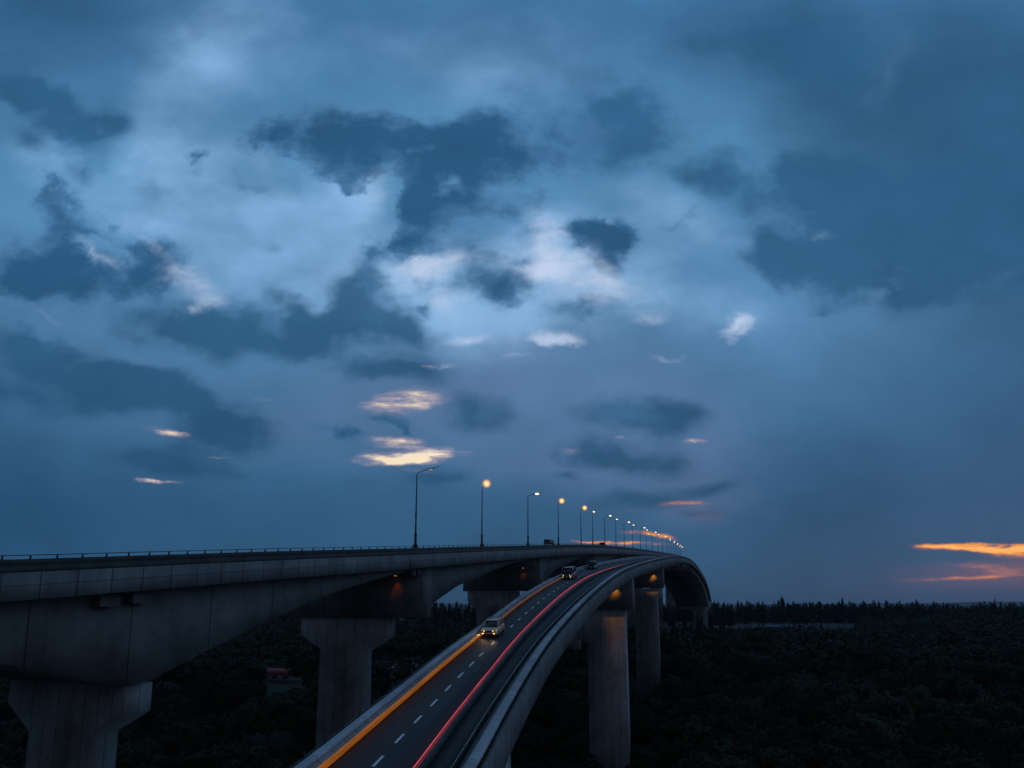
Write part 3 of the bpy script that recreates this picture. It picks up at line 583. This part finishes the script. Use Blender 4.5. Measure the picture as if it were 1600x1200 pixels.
LS = [(142.5, 0, 'dim'), (193.1, 1, 'star'), (244.3, 0, 'white'), (293.7, 1, 'star'), (346, 2, 'star'), (379.4, 1, 'white'), (419, 0, 'white'), (459.3, 1, 'white'), (493.7, 0, 'white'), (532.8, 1, 'white'), (575.4, 0, 'white'), (612.7, 1, 'white'), (659.3, 0, 'white'), (715.6, 1, 'white'), (769.1, 0, 'white'), (830.6, 0, 'white'), (870, 1, 'white'), (905, 0, 'white'), (940, 1, 'white'), (975, 0, 'white'), (1005, 1, 'white'), (1035, 0, 'white'), (1062, 1, 'white'), (1088, 0, 'white'), (1110, 1, 'white')]
ORD = ['first', 'second', 'third', 'fourth', 'fifth', 'sixth', 'seventh', 'eighth', 'ninth', 'tenth', 'eleventh', 'twelfth', 'thirteenth', 'fourteenth', 'fifteenth', 'sixteenth']
for i, (s_, k, kind) in enumerate(LS):
    p = LB.at(s_+SO, -14.9, .1); aim = {0: 4.0, 1: 10.0, 2: 60.}[k]
    az = R_({0: -6, 1: -68, 2: -50}[k]); ln = {0: 5.6, 1: 3.2, 2: 3.2}[k]
    if kind == 'star' and k == 1: az = R_(-60)
    o = put((ln, kind), lambda: make_lamp(ln, kind), p, az)
    if i == 0: lab = 'nearest street lamp, tallest, long arm pointing right, its lamp barely lit'
    elif i == 1: lab = 'second street lamp from the left, shining with the biggest warm orange glow'
    elif i == 2: lab = 'third street lamp from the left, white lamp under its long arm'
    elif i == 3: lab = 'fourth street lamp from the left, bright orange lamp above the bridge rail'
    elif i == 4: lab = 'smallest of the orange glowing street lamps, fifth from the left'
    elif i < 16: lab = ORD[i]+' street lamp from the left along the upper bridge, with a small white light'
    else: lab = 'tiny street lamp in the crowded far end of the row, where lamps merge'
    tag(o, lab, 'street lamp', 'street lamps along the upper bridge' if i < 16 else 'street lamps crowded at the far end of the bridge')

# ================================================================ vehicles
def loft(mb, secs, m=0, cap=True):
    n = len(secs[0]); b = len(mb.V)
    for s_ in secs: mb.V += [tuple(v) for v in s_]
    for i in range(len(secs)-1):
        for k in range(n):
            k2 = (k+1) % n; mb.F.append([b+i*n+k, b+i*n+k2, b+(i+1)*n+k2, b+(i+1)*n+k]); mb.M.append(m)
    if cap: mb.F.append([b+k for k in range(n)][::-1]); mb.M.append(m); e = b+(len(secs)-1)*n; mb.F.append([e+k for k in range(n)]); mb.M.append(m)
def car(name, Lg, W, Hh, paint, head, van=False, rack=False):
    """front towards -x; base at the road"""
    root = empty(name); w = W/2; mb = MB()
    belt = .95 if not van else 1.12
    xs = [(-Lg/2, .35, .62, .80), (-Lg/2+.12, .24, .74, .92), (-Lg/2+.5, .2, .86, .98), (-Lg/2+(1.25 if not van else .7), .2, belt, 1.), (0, .2, belt+.03, 1.), (Lg/2-.5, .2, belt+.05, .99), (Lg/2-.1, .26, belt, .94), (Lg/2, .38, belt-.12, .86)]
    secs = []
    for x, z0, z1, k in xs:
        a = w*k; secs.append([(x, -a*.94, z0), (x, a*.94, z0), (x, a, z0+.18), (x, a*1.0, (z0+z1)/2+.05), (x, a*.95, z1-.08), (x, a*.84, z1), (x, -a*.84, z1), (x, -a*.95, z1-.08), (x, -a, (z0+z1)/2+.05), (x, -a, z0+.18)])
    loft(mb, secs); body = mb.build('body', paint, root, smooth=True)
    x0 = -Lg/2+(1.15 if not van else .45); x1 = -Lg/2+(1.95 if not van else 1.05); x2 = Lg/2-(.75 if not van else .3); x3 = Lg/2-(.35 if not van else .08)
    cab = MB(); r = .73 if not van else .84
    loft(cab, [[(x0, -w*.84, belt-.02), (x0, w*.84, belt-.02), (x0+.02, w*.83, belt+.01), (x0+.02, -w*.83, belt+.01)], [(x1, -w*.88, belt-.02), (x1, w*.88, belt-.02), (x1, w*r, Hh-.06), (x1, -w*r, Hh-.06)], [(x2, -w*.88, belt-.02), (x2, w*.88, belt-.02), (x2, w*r*.98, Hh-.07), (x2, -w*r*.98, Hh-.07)], [(x3, -w*.86, belt-.02), (x3, w*.86, belt-.02), (x3, w*.80, belt+.12), (x3, -w*.80, belt+.12)]])
    cab.build('cabin_glass', M_['glass'], root)
    rf = MB(); loft(rf, [[(x1-.12, -w*r*.97, Hh-.12), (x1-.12, w*r*.97, Hh-.12), (x1-.10, w*r*.9, Hh-.05), (x1-.10, -w*r*.9, Hh-.05)], [(x1+.3, -w*r*1.02, Hh-.09), (x1+.3, w*r*1.02, Hh-.09), (x1+.3, w*r*.85, Hh+.0), (x1+.3, -w*r*.85, Hh+.0)], [(x2-.1, -w*r*1.01, Hh-.09), (x2-.1, w*r*1.01, Hh-.09), (x2-.1, w*r*.84, Hh-.01), (x2-.1, -w*r*.84, Hh-.01)], [(x2+.15, -w*r*.95, Hh-.16), (x2+.15, w*r*.95, Hh-.16), (x2+.1, w*r*.8, Hh-.08), (x2+.1, -w*r*.8, Hh-.08)]]); rf.build('roof', paint, root, smooth=False)
    pl = MB(); nw = 4 if van else 3
    for sy in (-1, 1):
        for k in range(nw+1):
            t = k/nw; xa = x1+(x2-x1)*t; pl.tube([(xa, sy*w*.885, belt), (xa, sy*w*(r+.012), Hh-.08)], .045 if k else .05, 5)
        pl.tube([(x0+.02, sy*w*.85, belt), (x1, sy*w*(r+.01), Hh-.08)], .045, 5); pl.tube([(x2, sy*w*r, Hh-.1), (x3, sy*w*.83, belt+.08)], .05, 5)
    pl.build('window_pillars', paint, root)
    for sx_, nm in ((-Lg/2+.85, 'f'), (Lg/2-.85, 'r')):
        for sy in (-1, 1):
            wh = MB(); wh.tube([(sx_, sy*(w-.22), .33), (sx_, sy*(w+.005), .33)], .33, 18); wo = wh.build('wheel', M_['tyre'], root)
            MB().tube([(sx_, sy*(w), .33), (sx_, sy*(w+.015), .33)], .2, 12).build('rim', M_['galv'], wo)
    fx = -Lg/2
    for sy in (-1, 1):
        h = MB(); h.hexa([(fx-.0+.0, sy*w*.46, .56), (fx+.2, sy*w*.86, .60), (fx+.26, sy*w*.84, .60), (fx+.1, sy*w*.46, .56), (fx+.04, sy*w*.48, .72), (fx+.3, sy*w*.86, .78), (fx+.36, sy*w*.84, .78), (fx+.14, sy*w*.48, .72)] if sy < 0 else [(fx+.1, sy*w*.46, .56), (fx+.26, sy*w*.84, .60), (fx+.2, sy*w*.86, .60), (fx+.0, sy*w*.46, .56), (fx+.14, sy*w*.48, .72), (fx+.36, sy*w*.84, .78), (fx+.3, sy*w*.86, .78), (fx+.04, sy*w*.48, .72)])
        h.build('headlight', head, root)
        MB().box((fx-.0+.06, sy*w*.62, .42), (.12, .22, .1)).build('fog_lamp', head, root)
        m = MB(); m.box((x0+.55, sy*(w+.1), belt+.12), (.12, .22, .15)); m.build('wing_mirror', paint, root, bevel=.02)
        MB().box((Lg/2-.03, sy*w*.7, .75), (.08, .25, .16)).build('tail_light', M_['red_dull'], root)
        if head is not M_['glass'] and not van:
            ld = bpy.data.lights.new('headlight_beam', 'SPOT'); ld.energy = 45; ld.color = (1, .6, .25); ld.spot_size = R_(70); ld.spot_blend = 1; ld.shadow_soft_size = .1
            lo = bpy.data.objects.new('headlight_beam', ld); COL.objects.link(lo); lo.parent = root; lo.location = (fx-.25, sy*w*.66, .62); lo.rotation_euler = Vector((-1, 0, -.12)).to_track_quat('-Z', 'Y').to_euler()
    MB().box((fx+.02, 0, .62), (.1, w*.84, .16)).box((fx+.03, 0, .36), (.1, w*1.3, .14)).build('grille', M_['black'], root)
    MB().box((fx-.05, 0, .45), (.03, .5, .12)).build('number_plate', M_['plate'], root)
    if rack:
        m = MB()
        for sy in (-1, 1): m.tube([(x1+.2, sy*w*.6, Hh+.08), (x2-.2, sy*w*.6, Hh+.08)], .03, 5)
        m.box((x1+.5, 0, Hh+.1), (.06, w*1.3, .05)).box((x2-.5, 0, Hh+.1), (.06, w*1.3, .05)); m.build('roof_rack', M_['galv'], root)
    return root
M_['red_dull'] = mat('tail_lamp_glass', (.25, .01, .01), .2)
def on_lower(o, st, u, turn=0., label='', cat='', scale=1.):
    u2 = um(st, u); o.location = RB.at(st, u2, rw(u)+.012); t = RB.at(st+2, u2)-RB.at(st-2, u2)
    o.rotation_mode = 'XYZ'; o.rotation_euler = (0, -math.atan2(t.z, math.hypot(t.x, t.y)), math.atan2(t.y, t.x)+turn); o.scale = (scale,)*3
    tag(o, label, cat)
on_lower(car('suv', 4.6, 1.85, 1.62, M_['gold'], M_['head'], rack=True), 60.5, -6.42, 0, 'champagne coloured car with glowing amber headlights in the left lane of the lower bridge', 'car')
on_lower(car('minivan', 4.9, 2.0, 1.95, M_['dark'], M_['headw'], van=True), 136, -6.3, 0, 'dark vehicle with white headlights, second to come down the lower bridge', 'car', 1.22)
on_lower(car('van', 5.0, 2.0, 2.1, M_['dark'], M_['glass'], van=True), 172, -6.3, 0, 'unlit dark van farthest up the lower bridge, just below the upper bridge', 'van', .95)
def on_upper(o, st, u, label, cat, sc_=1.):
    o.location = LB.at(st, u, .06); o.rotation_euler = (0, 0, LB.yaw(st)+math.pi); o.scale = (sc_,)*3; tag(o, label, cat)
on_upper(car('minibus', 6.0, 2.1, 2.6, M_['silver'], M_['glass'], van=True), 228+SO, -2.6, 'pale minibus with a row of side windows on the upper bridge', 'minibus', 1.15)
on_upper(car('parked_car', 4.5, 1.85, 1.9, M_['dark'], M_['headw']), 336+SO, -2.6, 'small rounded car showing above the rail between the fourth and fifth lamps', 'car', 1.5)

# ================================================================ ground, water, hills
def frange(a, b, n): return [a+(b-a)*i/(n-1) for i in range(n)]
def foliage(name, c1, c2, scale=.5):
    m = mat(name, c1, .75, 0, .15); vary(m, c1, c2, scale, 4, .35, .65)
    t = m.node_tree; n = t.nodes; l = t.links; oi = n.new('ShaderNodeObjectInfo'); b = n['Principled BSDF']; src = b.inputs['Base Color'].links[0].from_socket
    h = n.new('ShaderNodeHueSaturation'); l.new(src, h.inputs['Color'])
    mr = n.new('ShaderNodeMapRange'); l.new(oi.outputs['Random'], mr.inputs[0]); mr.inputs[3].default_value = .6; mr.inputs[4].default_value = 1.5; l.new(mr.outputs[0], h.inputs['Value'])
    m2 = n.new('ShaderNodeMapRange'); l.new(oi.outputs['Random'], m2.inputs[0]); m2.inputs[3].default_value = .485; m2.inputs[4].default_value = .515; l.new(m2.outputs[0], h.inputs['Hue']); l.new(h.outputs[0], b.inputs['Base Color'])
    return m
M_['leaf'] = foliage('broad_leaves', (.012, .018, .009), (.031, .039, .015))
M_['needle'] = foliage('conifer_needles', (.012, .02, .014), (.024, .036, .022))
M_['bark'] = vary(mat('bark', (.06, .045, .035)), (.04, .03, .024), (.09, .07, .05), 2.)
M_['grass'] = vary(mat('grass', (.05, .06, .03)), (.03, .04, .02), (.07, .08, .035), .6)
M_['sand'] = vary(mat('bare_earth', (.2, .16, .11)), (.03, .027, .02), (.11, .088, .068), .16)
M_['ground'] = vary(mat('valley_ground', (.03,)*3, .9), (.016, .02, .012), (.05, .048, .03), .03, 10, .35, .7, bump=.4, bscale=.8)
M_['water'] = mat('river_water', (.02, .03, .035), .08, 0, .5)
M_['roadl'] = vary(mat('track_surface', (.2,)*3), (.13, .13, .125), (.22, .21, .2), .6)
M_['roofr'] = vary(mat('red_roof_tiles', (.3, .06, .05)), (.22, .05, .045), (.36, .09, .08), 1.)
M_['roofb'] = vary(mat('blue_sheet_roof', (.12, .2, .35)), (.10, .17, .3), (.16, .25, .4), 1.)
M_['wallw'] = vary(mat('pale_render', (.5,)*3), (.4, .4, .39), (.58, .57, .55), 1.)
M_['hill'] = vary(mat('far_hills', (.05, .07, .06)), (.035, .05, .045), (.06, .075, .065), .003)
def gz2(x, y): return gz(x, y)
ys = np.unique(np.r_[-400, np.linspace(-200, 1000, 91), np.geomspace(1050, 12000, 26)]); xs = np.unique(np.r_[-np.geomspace(820, 12000, 18), np.linspace(-760, 760, 96), np.geomspace(820, 12000, 18)])
V = np.array([(x, y, gz(x, y)) for y in ys for x in xs]); nx_ = len(xs)
ii, jj = np.meshgrid(np.arange(len(ys)-1), np.arange(nx_-1), indexing='ij'); a = (ii*nx_+jj).ravel()
tag(mesh_np('ground', V, np.c_[a, a+1, a+nx_+1, a+nx_], M_['ground'], smooth=True), kind='structure')
def patch(name, pts, m, lift=.12, n=10, kind='structure'):
    """sheet between two edges given as point lists, draped on the ground"""
    A, Bq = pts; V = []; F = []
    for k in range(len(A)):
        for j in range(n):
            t = j/(n-1); x = A[k][0]*(1-t)+Bq[k][0]*t; y = A[k][1]*(1-t)+Bq[k][1]*t; V.append((x, y, gz(x, y)+lift))
    for k in range(len(A)-1):
        for j in range(n-1): F.append([k*n+j, k*n+j+1, (k+1)*n+j+1, (k+1)*n+j])
    return tag(mesh_np(name, V, F, m), kind=kind)
def dens(P, n=24):
    P = np.array(P, float); k = np.r_[0, np.cumsum(np.linalg.norm(np.diff(P, axis=0), axis=1))]; t = np.linspace(0, k[-1], n)
    return np.c_[np.interp(t, k, P[:, 0]), np.interp(t, k, P[:, 1])]
patch('river', (dens([(-420, 330), (-262, 345), (-232, 352)]), dens([(-420, 400), (-262, 398), (-232, 372)])), M_['water'], .9)
patch('path', (dens([(-260, 392), (-150, 352), (-60, 330), (-20, 330)]), dens([(-260, 400), (-150, 359), (-60, 336), (-20, 336)])), M_['roadl'], .5, 4)
patch('grass_verge', (dens([(-260, 401), (-150, 360), (-60, 337), (-20, 337)]), dens([(-260, 425), (-150, 378), (-60, 350), (-20, 345)])), M_['grass'], .45, 5)
patch('bare_earth', (dens([(80, 322), (94, 312), (106, 318), (116, 322)]), dens([(96, 396), (112, 408), (130, 402), (136, 388)])), M_['sand'], .5, 8)
patch('sand_bank', (dens([(180, 735), (215, 730), (262, 728), (300, 732)]), dens([(185, 752), (220, 756), (262, 757), (305, 757)])), M_['sand'], .6, 6)
# low far hills on the horizon
V = []; F = []; n = 160
for i in range(n):
    a = R_(-60+120*i/(n-1)); r = 9000; h = 2+14*max(0, math.sin(i*.11+.6))*(.5+.5*math.sin(i*.37))+3*math.sin(i*.9)
    h += 16*sstep(14, 34, math.degrees(a))
    for rr, z in ((8400, 16), (9000, 30+h*.6), (9900, 36+h), (11000, 15)): V.append((math.sin(a)*rr, math.cos(a)*rr, z))
for i in range(n-1):
    for j in range(3): F.append([i*4+j, (i+1)*4+j, (i+1)*4+j+1, i*4+j+1])
tag(mesh_np('hills', V, F, M_['hill'], smooth=True), kind='structure')

# ================================================================ trees
def leaf_quads(C, size, rngg, flat=.35, out=None):
    """one small quad per centre; leaves face outwards from their crown with some random tilt"""
    n = len(C); d = rngg.normal(size=(n, 3)); d[:, 2] += flat
    if out is not None: d = d*.38+out/np.maximum(np.linalg.norm(out, axis=1), .01)[:, None]
    d /= np.linalg.norm(d, axis=1)[:, None]
    a = np.cross(d, rngg.normal(size=(n, 3))); a /= np.linalg.norm(a, axis=1)[:, None]; b = np.cross(d, a)
    s = (size*rngg.uniform(.6, 1.3, n))[:, None]
    V = np.stack([C-a*s-b*s*.6, C+a*s-b*s*.5, C+a*s*.8+b*s*.7, C-a*s*.7+b*s*.6], 1).reshape(-1, 3)
    return V, np.arange(n*4).reshape(n, 4)
def crown_points(rngg, R, Hc, z0, nclump, per):
    """leaf clumps on uneven boughs"""
    out = []; nrm = []
    for k in range(nclump):
        th = rngg.uniform(0, 2*math.pi); ph = math.acos(rngg.uniform(-.55, 1)); rr = rngg.uniform(.45, 1.0)**.6
        c = np.array([math.sin(ph)*math.cos(th)*R*rr, math.sin(ph)*math.sin(th)*R*rr, z0+Hc*.5+math.cos(ph)*Hc*.5*rr])
        r = rngg.uniform(.16, .34)*R
        q = rngg.normal(size=(per, 3)); q /= np.linalg.norm(q, axis=1)[:, None]; q *= r*rngg.uniform(.5, 1, per)[:, None]**.5; q[:, 2] *= .7
        out.append(c+q); nrm.append(q/r*.8+(c-np.array([0, 0, z0+Hc*.35]))/R)
    return np.concatenate(out), np.concatenate(nrm)
def broadleaf(seed, R, Ht):
    g = np.random.default_rng(seed); root = empty('broadleaf_tree'); mb = MB(); z0 = Ht*.28
    mb.tube([(0, 0, -1.5), (0, 0, .3), (.1, 0, Ht*.3), (.15, .1, Ht*.55)], [.42, .32, .24, .12], 7)
    for k in range(6):
        th = 2*math.pi*k/6+g.uniform(-.4, .4); z = Ht*g.uniform(.22, .42); e = R*g.uniform(.5, .8)
        mb.tube([(.08, 0, z), (math.cos(th)*e*.5, math.sin(th)*e*.5, z+Ht*.14), (math.cos(th)*e, math.sin(th)*e, z+Ht*.24)], [.14, .09, .03], 5)
    mb.build('trunk', M_['bark'], root)
    P, Q = crown_points(g, R, Ht-z0, z0, 54, 80); V, F = leaf_quads(P, .36, g, out=Q); mesh_np('crown', V, F, M_['leaf'], parent=root)
    return root
def conifer(seed, R, Ht, bare):
    g = np.random.default_rng(seed); root = empty('pine_tree'); mb = MB(); lean = g.uniform(-.3, .3)
    mb.tube([(0, 0, -1.5), (lean*.2, 0, Ht*.4), (lean, 0, Ht*.97)], [.34, .25, .05], 6); 
    P = []; z = Ht*bare
    while z < Ht:
        t = (z-Ht*bare)/(Ht*(1-bare)); r = R*(1-t)**.8*g.uniform(.7, 1.15)+.15; nb = g.integers(4, 7)
        for k in range(nb):
            th = g.uniform(0, 2*math.pi); rr = r*g.uniform(.55, 1.1); m = max(4, int(rr*6)); s_ = g.uniform(0, 1, m)
            P.append(np.c_[math.cos(th)*rr*s_+g.normal(0, .22, m)+lean*z/Ht, math.sin(th)*rr*s_+g.normal(0, .22, m), z-.30*rr*s_+g.normal(0, .18, m)])
        z += Ht*(1-bare)/15*g.uniform(.7, 1.3)
    mb.build('trunk', M_['bark'], root)
    V, F = leaf_quads(np.concatenate(P), .42, g); mesh_np('crown', V, F, M_['needle'], parent=root)
    return root
g = np.random.default_rng(3)
def inframe(x, y, z=0, mx=.70): return y > 0 and abs(x/y) < mx
def clear(x, y, scrub=False):                            # keep carriageways' piers, paths and clearings free
    if -262 < x < -15:
        yp = np.interp(x, [-260, -150, -60, -20], [404, 362, 338, 336])
        if -22 < y-yp < 22: return False
        if math.hypot(x+83, y-285) < 11 or (abs(x/y+.291) < .032 and 222 < y < 285): return False
    if not (scrub and g.uniform() < .6) and .225 < x/max(y, 1) < .345 and 292 < y < 415: return False
    if x < -225 and 330 < y < 412: return False
    if 172 < x < 310 and 705 < y < 762: return False
    if -230 < x < -175 and 330 < y < 410: return False
    for ln, ps, u in ((LB, [p+SO for p in PS], -15), (RB, [38, 176, 250, 650], -7)):
        for p in ps:
            q = ln.at(p, u)
            if math.hypot(q.x-x, q.y-y) < 9.5: return False
            if q.y < 215 and abs(x/max(y, 1)-q.x/q.y) < .036 and q.y-52 < y < q.y+8 and not scrub: return False
    return True
pts = []
g = np.random.default_rng(3); stp = 11.5
for j in range(int((760-135)/stp)):
    for i in range(-60, 61):
        x = (i+.5*(j % 2))*stp+g.uniform(-4.2, 4.2); y = 135+j*stp+g.uniform(-4.2, 4.2)
        if not inframe(x, y, mx=.84) or not clear(x, y): continue
        pts.append((x, y))
def visible(x, y, top):                     # rough: drop what stands below the bottom edge of the picture
    return (H-(gz(x, y)+top))/y < .235
def low(x, y):                              # how tall a tree may be before the open ground behind it: the strip stays in sight
    if -262 < x < -15:
        yp = np.interp(x, [-260, -150, -60, -20], [404, 362, 338, 336])
        if yp-75 < y < yp: return .42
    return 1.
pts = [p for p in pts if visible(p[0], p[1], 11)]
pts.sort(key=lambda p: math.hypot(*p))
near = [p for p in pts if inframe(*p)][:285]; nset = set(near); far = [p for p in pts if p not in nset]
print('trees', len(near), len(far), 'near limit', math.hypot(*near[-1]))
TP_ = [broadleaf(11, 6.2, 10.5), broadleaf(12, 5.4, 9.0), broadleaf(13, 7.0, 11.5), broadleaf(14, 5.8, 12.0), broadleaf(15, 6.6, 8.5)]
SH = ['rounded', 'low rounded', 'broad spreading', 'taller narrow', 'flat topped']
for i, (x, y) in enumerate(near):
    k = i % 5; o = TP_[k] if i < 5 else copy_tree(TP_[k]); o.location = (x, y, gz(x, y)); o.rotation_euler = (0, 0, g.uniform(0, 6.28)); s_ = low(x, y)*g.uniform(.6, 1.3)*(1+.25*math.sin(x*.031+y*.013)*math.sin(y*.027-x*.011)); o.scale = (s_, s_, s_*g.uniform(.85, 1.15))
    tag(o, SH[k]+' dark leafy tree among the trees filling the valley floor', 'tree', SH[k]+' trees on the valley floor')
# the wooded terrace beyond them, crowns merging into one mass
VV = []; FF = []; nb = 0
gg = np.random.default_rng(5); cl = [crown_points(np.random.default_rng(50+k), 6.2, 8.5, 2.5, 26, 14) for k in range(6)]
for (x, y) in far:
    hs_ = low(x, y)
    if .17 < x/y < .44 and y > 430:
        hs_ = (27*(1-y/752)-.8)/11
        if hs_ < .12: continue
        hs_ = min(1., hs_)
    tl = 1.45 if .42 < x/y < .70 and 470 < y < 650 else 1.
    P, Q = cl[gg.integers(0, 6)]; big = tl* .95+.35*math.sin(x*.031+y*.013)*math.sin(y*.027-x*.011); P = P*gg.uniform(.55, 1.4)*big*np.array([1.1, 1.1, gg.uniform(.7, 1.1)*hs_]); a = gg.uniform(0, 6.28); rt = np.array([[math.cos(a), math.sin(a), 0], [-math.sin(a), math.cos(a), 0], [0, 0, 1]]); P = P@rt; Q = Q@rt
    V, F = leaf_quads(P+np.array([x, y, gz(x, y)-.5]), .75, gg, out=Q); VV.append(V); FF.append(F+nb); nb += len(V)
tag(mesh_np('woodland', np.concatenate(VV), np.concatenate(FF), M_['leaf']), 'dark leafy woodland merging into one mass across the terrace', 'woodland', kind='stuff')
# scrub between the trees
n = 60000; yv = 130+gg.uniform(0, 1, n)**.8*620; xv = gg.uniform(-.68, .68, n)*yv
ok = np.array([clear(a, b, True) for a, b in zip(xv, yv)]); xv, yv = xv[ok], yv[ok]
C = np.c_[xv, yv, np.array([gz(a, b) for a, b in zip(xv, yv)])+gg.uniform(.1, 1.3, len(xv))]
V, F = leaf_quads(C, .8, gg, 1.2); tag(mesh_np('undergrowth', V, F, M_['leaf']), 'low dark scrub covering the ground between the trees', 'undergrowth', kind='stuff')
# the pine row on the horizon
PT = [conifer(21, 3.0, 24, .55), conifer(22, 2.6, 22, .5), conifer(23, 3.4, 25, .6), conifer(24, 2.3, 20, .42), conifer(25, 3.0, 27, .58), conifer(26, 3.8, 21, .35)]
cnt = 0
def pine(x, y, k, s_, lab, grp):
    global cnt
    o = PT[k] if cnt < 6 and k == cnt else copy_tree(PT[k]); cnt += 1
    o.location = (x, y, gz(x, y)); o.rotation_euler = (0, 0, g.uniform(0, 6.28)); o.scale = (s_, s_, s_*g.uniform(.9, 1.08)); tag(o, lab, 'tree', grp)
rows = []
x = 172.
while x < 560:
    rows.append((x, 770+g.uniform(-6, 22), 0)); x += g.uniform(1.6, 2.8)*(1+.5*(x > 420))
x = -150.
while x < -20: rows.append((x, 640+g.uniform(-10, 25), 1)); x += g.uniform(2.6, 4.6)
x = 112.
while x < 168: rows.append((x, 560+g.uniform(-20, 20)+(x-112)*.6, 2)); x += g.uniform(3.2, 5.5)
for i, (x, y, w) in enumerate(rows[:298]):
    k = i if i < 6 else int(g.integers(0, 6))
    pine(x, y, k, g.uniform(.84, 1.08)*(.85 if w == 2 else 1.08 if w == 1 else 1.1), ('tall dark pine in the even row along the horizon on the right', 'dark pine seen through the gap under the upper bridge', 'dark pine beside the far pier of the lower bridge')[w], ('pines in the horizon row', 'pines beyond the upper bridge', 'pines by the far pier')[w])
print('pines', len(rows))
# solid rank of pines behind the row
VV = []; FF = []; nb = 0
for i in range(2100):
    x = gg.uniform(-420, 720); y = gg.uniform(785, 880)
    for c in [o for o in PT[int(gg.integers(0, 6))].children if o.name.startswith('crown')][:1]:
        me = c.data; P = np.empty(len(me.vertices)*3); me.vertices.foreach_get('co', P); P = P.reshape(-1, 4, 3)[::4].reshape(-1, 3)*np.array([1.7, 1.7, gg.uniform(.85, 1.12)])
        VV.append(P+np.array([x, y, gz(x, y)])); FF.append(np.arange(len(P)).reshape(-1, 4)+nb); nb += len(P)
tag(mesh_np('pine_wood', np.concatenate(VV), np.concatenate(FF), M_['needle']), 'dense dark pine wood behind the front row of pines', 'woodland', kind='stuff')

# ================================================================ small far buildings
def house(name, x, y, w, d, h, rz, wall, roof, nwin, lab, cat, rh=1.8, flat=False):
    r = empty(name, (x, y, gz(x, y)), rz); tag(r, lab, cat)
    MB().box((0, 0, h/2-.5), (w, d, h+1)).build('wall', wall, r)
    m = MB()
    if flat: m.box((0, 0, h+.25), (w+.8, d+.8, .3))
    else: m.add([(-w/2-.4, -d/2-.5, h), (w/2+.4, -d/2-.5, h), (w/2+.4, d/2+.5, h), (-w/2-.4, d/2+.5, h), (-w/2-.4, 0, h+rh), (w/2+.4, 0, h+rh)], [(0, 1, 5, 4), (3, 4, 5, 2), (0, 4, 3), (1, 2, 5), (0, 3, 2, 1)])
    m.build('roof', roof, r)
    for k in range(nwin):
        xx = -w/2+w*(k+.5)/nwin; f = MB().box((xx, -d/2-.03, h*.55), (w/nwin*.5, .1, h*.4)).build('window', M_['glass'], r)
    return r
house('shed', 246, 738, 11, 7, 5.0, .1, M_['wallw'], M_['roofb'], 2, 'small shed with a blue roof in front of the pine row', 'shed')
house('shed', 232, 744, 14, 6, 2.2, .1, M_['wallw'], M_['roofb'], 3, 'long low pale shed left of the blue roofed shed', 'shed', flat=True)
house('shed', 264, 745, 12, 6, 2.4, .05, M_['wallw'], M_['deck'], 3, 'grey roofed low shed right of the blue roofed shed', 'shed', flat=True)
house('house', -129, 357, 12, 6, 2.6, -.28, M_['wallw'], M_['deck'], 5, 'low pale building with a row of dark windows beside the path', 'building', flat=True)
house('house', -83, 285, 13, 8, 2.2, -.25, M_['deck'], M_['roofr'], 3, 'low building with a dull red roof among trees, seen between the two left piers', 'building', 1.6)
house('house', -62, 640, 14, 8, 3.5, -.1, M_['wallw'], M_['wallw'], 4, 'pale distant building seen just left of the lower bridge', 'building', flat=True)
# lattice pylon far right
py = empty('pylon', (1660, 2680, gz(1660, 2680))); tag(py, 'tiny lattice pylon on the horizon at the far right', 'pylon')
m = MB(); hh = 46
for sx_ in (-1, 1):
    for sy in (-1, 1): m.tube([(sx_*4, sy*4, -2), (sx_*1.2, sy*1.2, hh*.6), (sx_*.5, sy*.5, hh)], .45, 4)
for k in range(7):
    z = hh*k/8; r_ = 4-2.8*min(1, z/(hh*.6)); m.tube([(-r_, -r_, z), (r_, -r_, z+5)], .25, 4); m.tube([(r_, -r_, z), (-r_, -r_, z+5)], .25, 4)
m.build('mast', M_['steel'], py)
m = MB()
for z, a in ((hh*.66, 8), (hh*.8, 6.5), (hh*.93, 5)): m.tube([(-a, 0, z), (a, 0, z)], .4, 4)
m.build('cross_arm', M_['steel'], py)

# ================================================================ thin evening haze
hz = mat('haze', (1, 1, 1)); t = hz.node_tree; t.nodes.remove(t.nodes['Principled BSDF']); v = t.nodes.new('ShaderNodeVolumePrincipled')
v.inputs['Color'].default_value = (.75, .85, 1., 1); v.inputs['Density'].default_value = .00004; v.inputs['Anisotropy'].default_value = 0
t.links.new(v.outputs[0], [n for n in t.nodes if n.type == 'OUTPUT_MATERIAL'][0].inputs['Volume'])
tag(MB().box((0, 5600, 69), (25000, 13000, 190)).build('haze', hz), 'thin blue evening haze over the valley', kind='stuff')
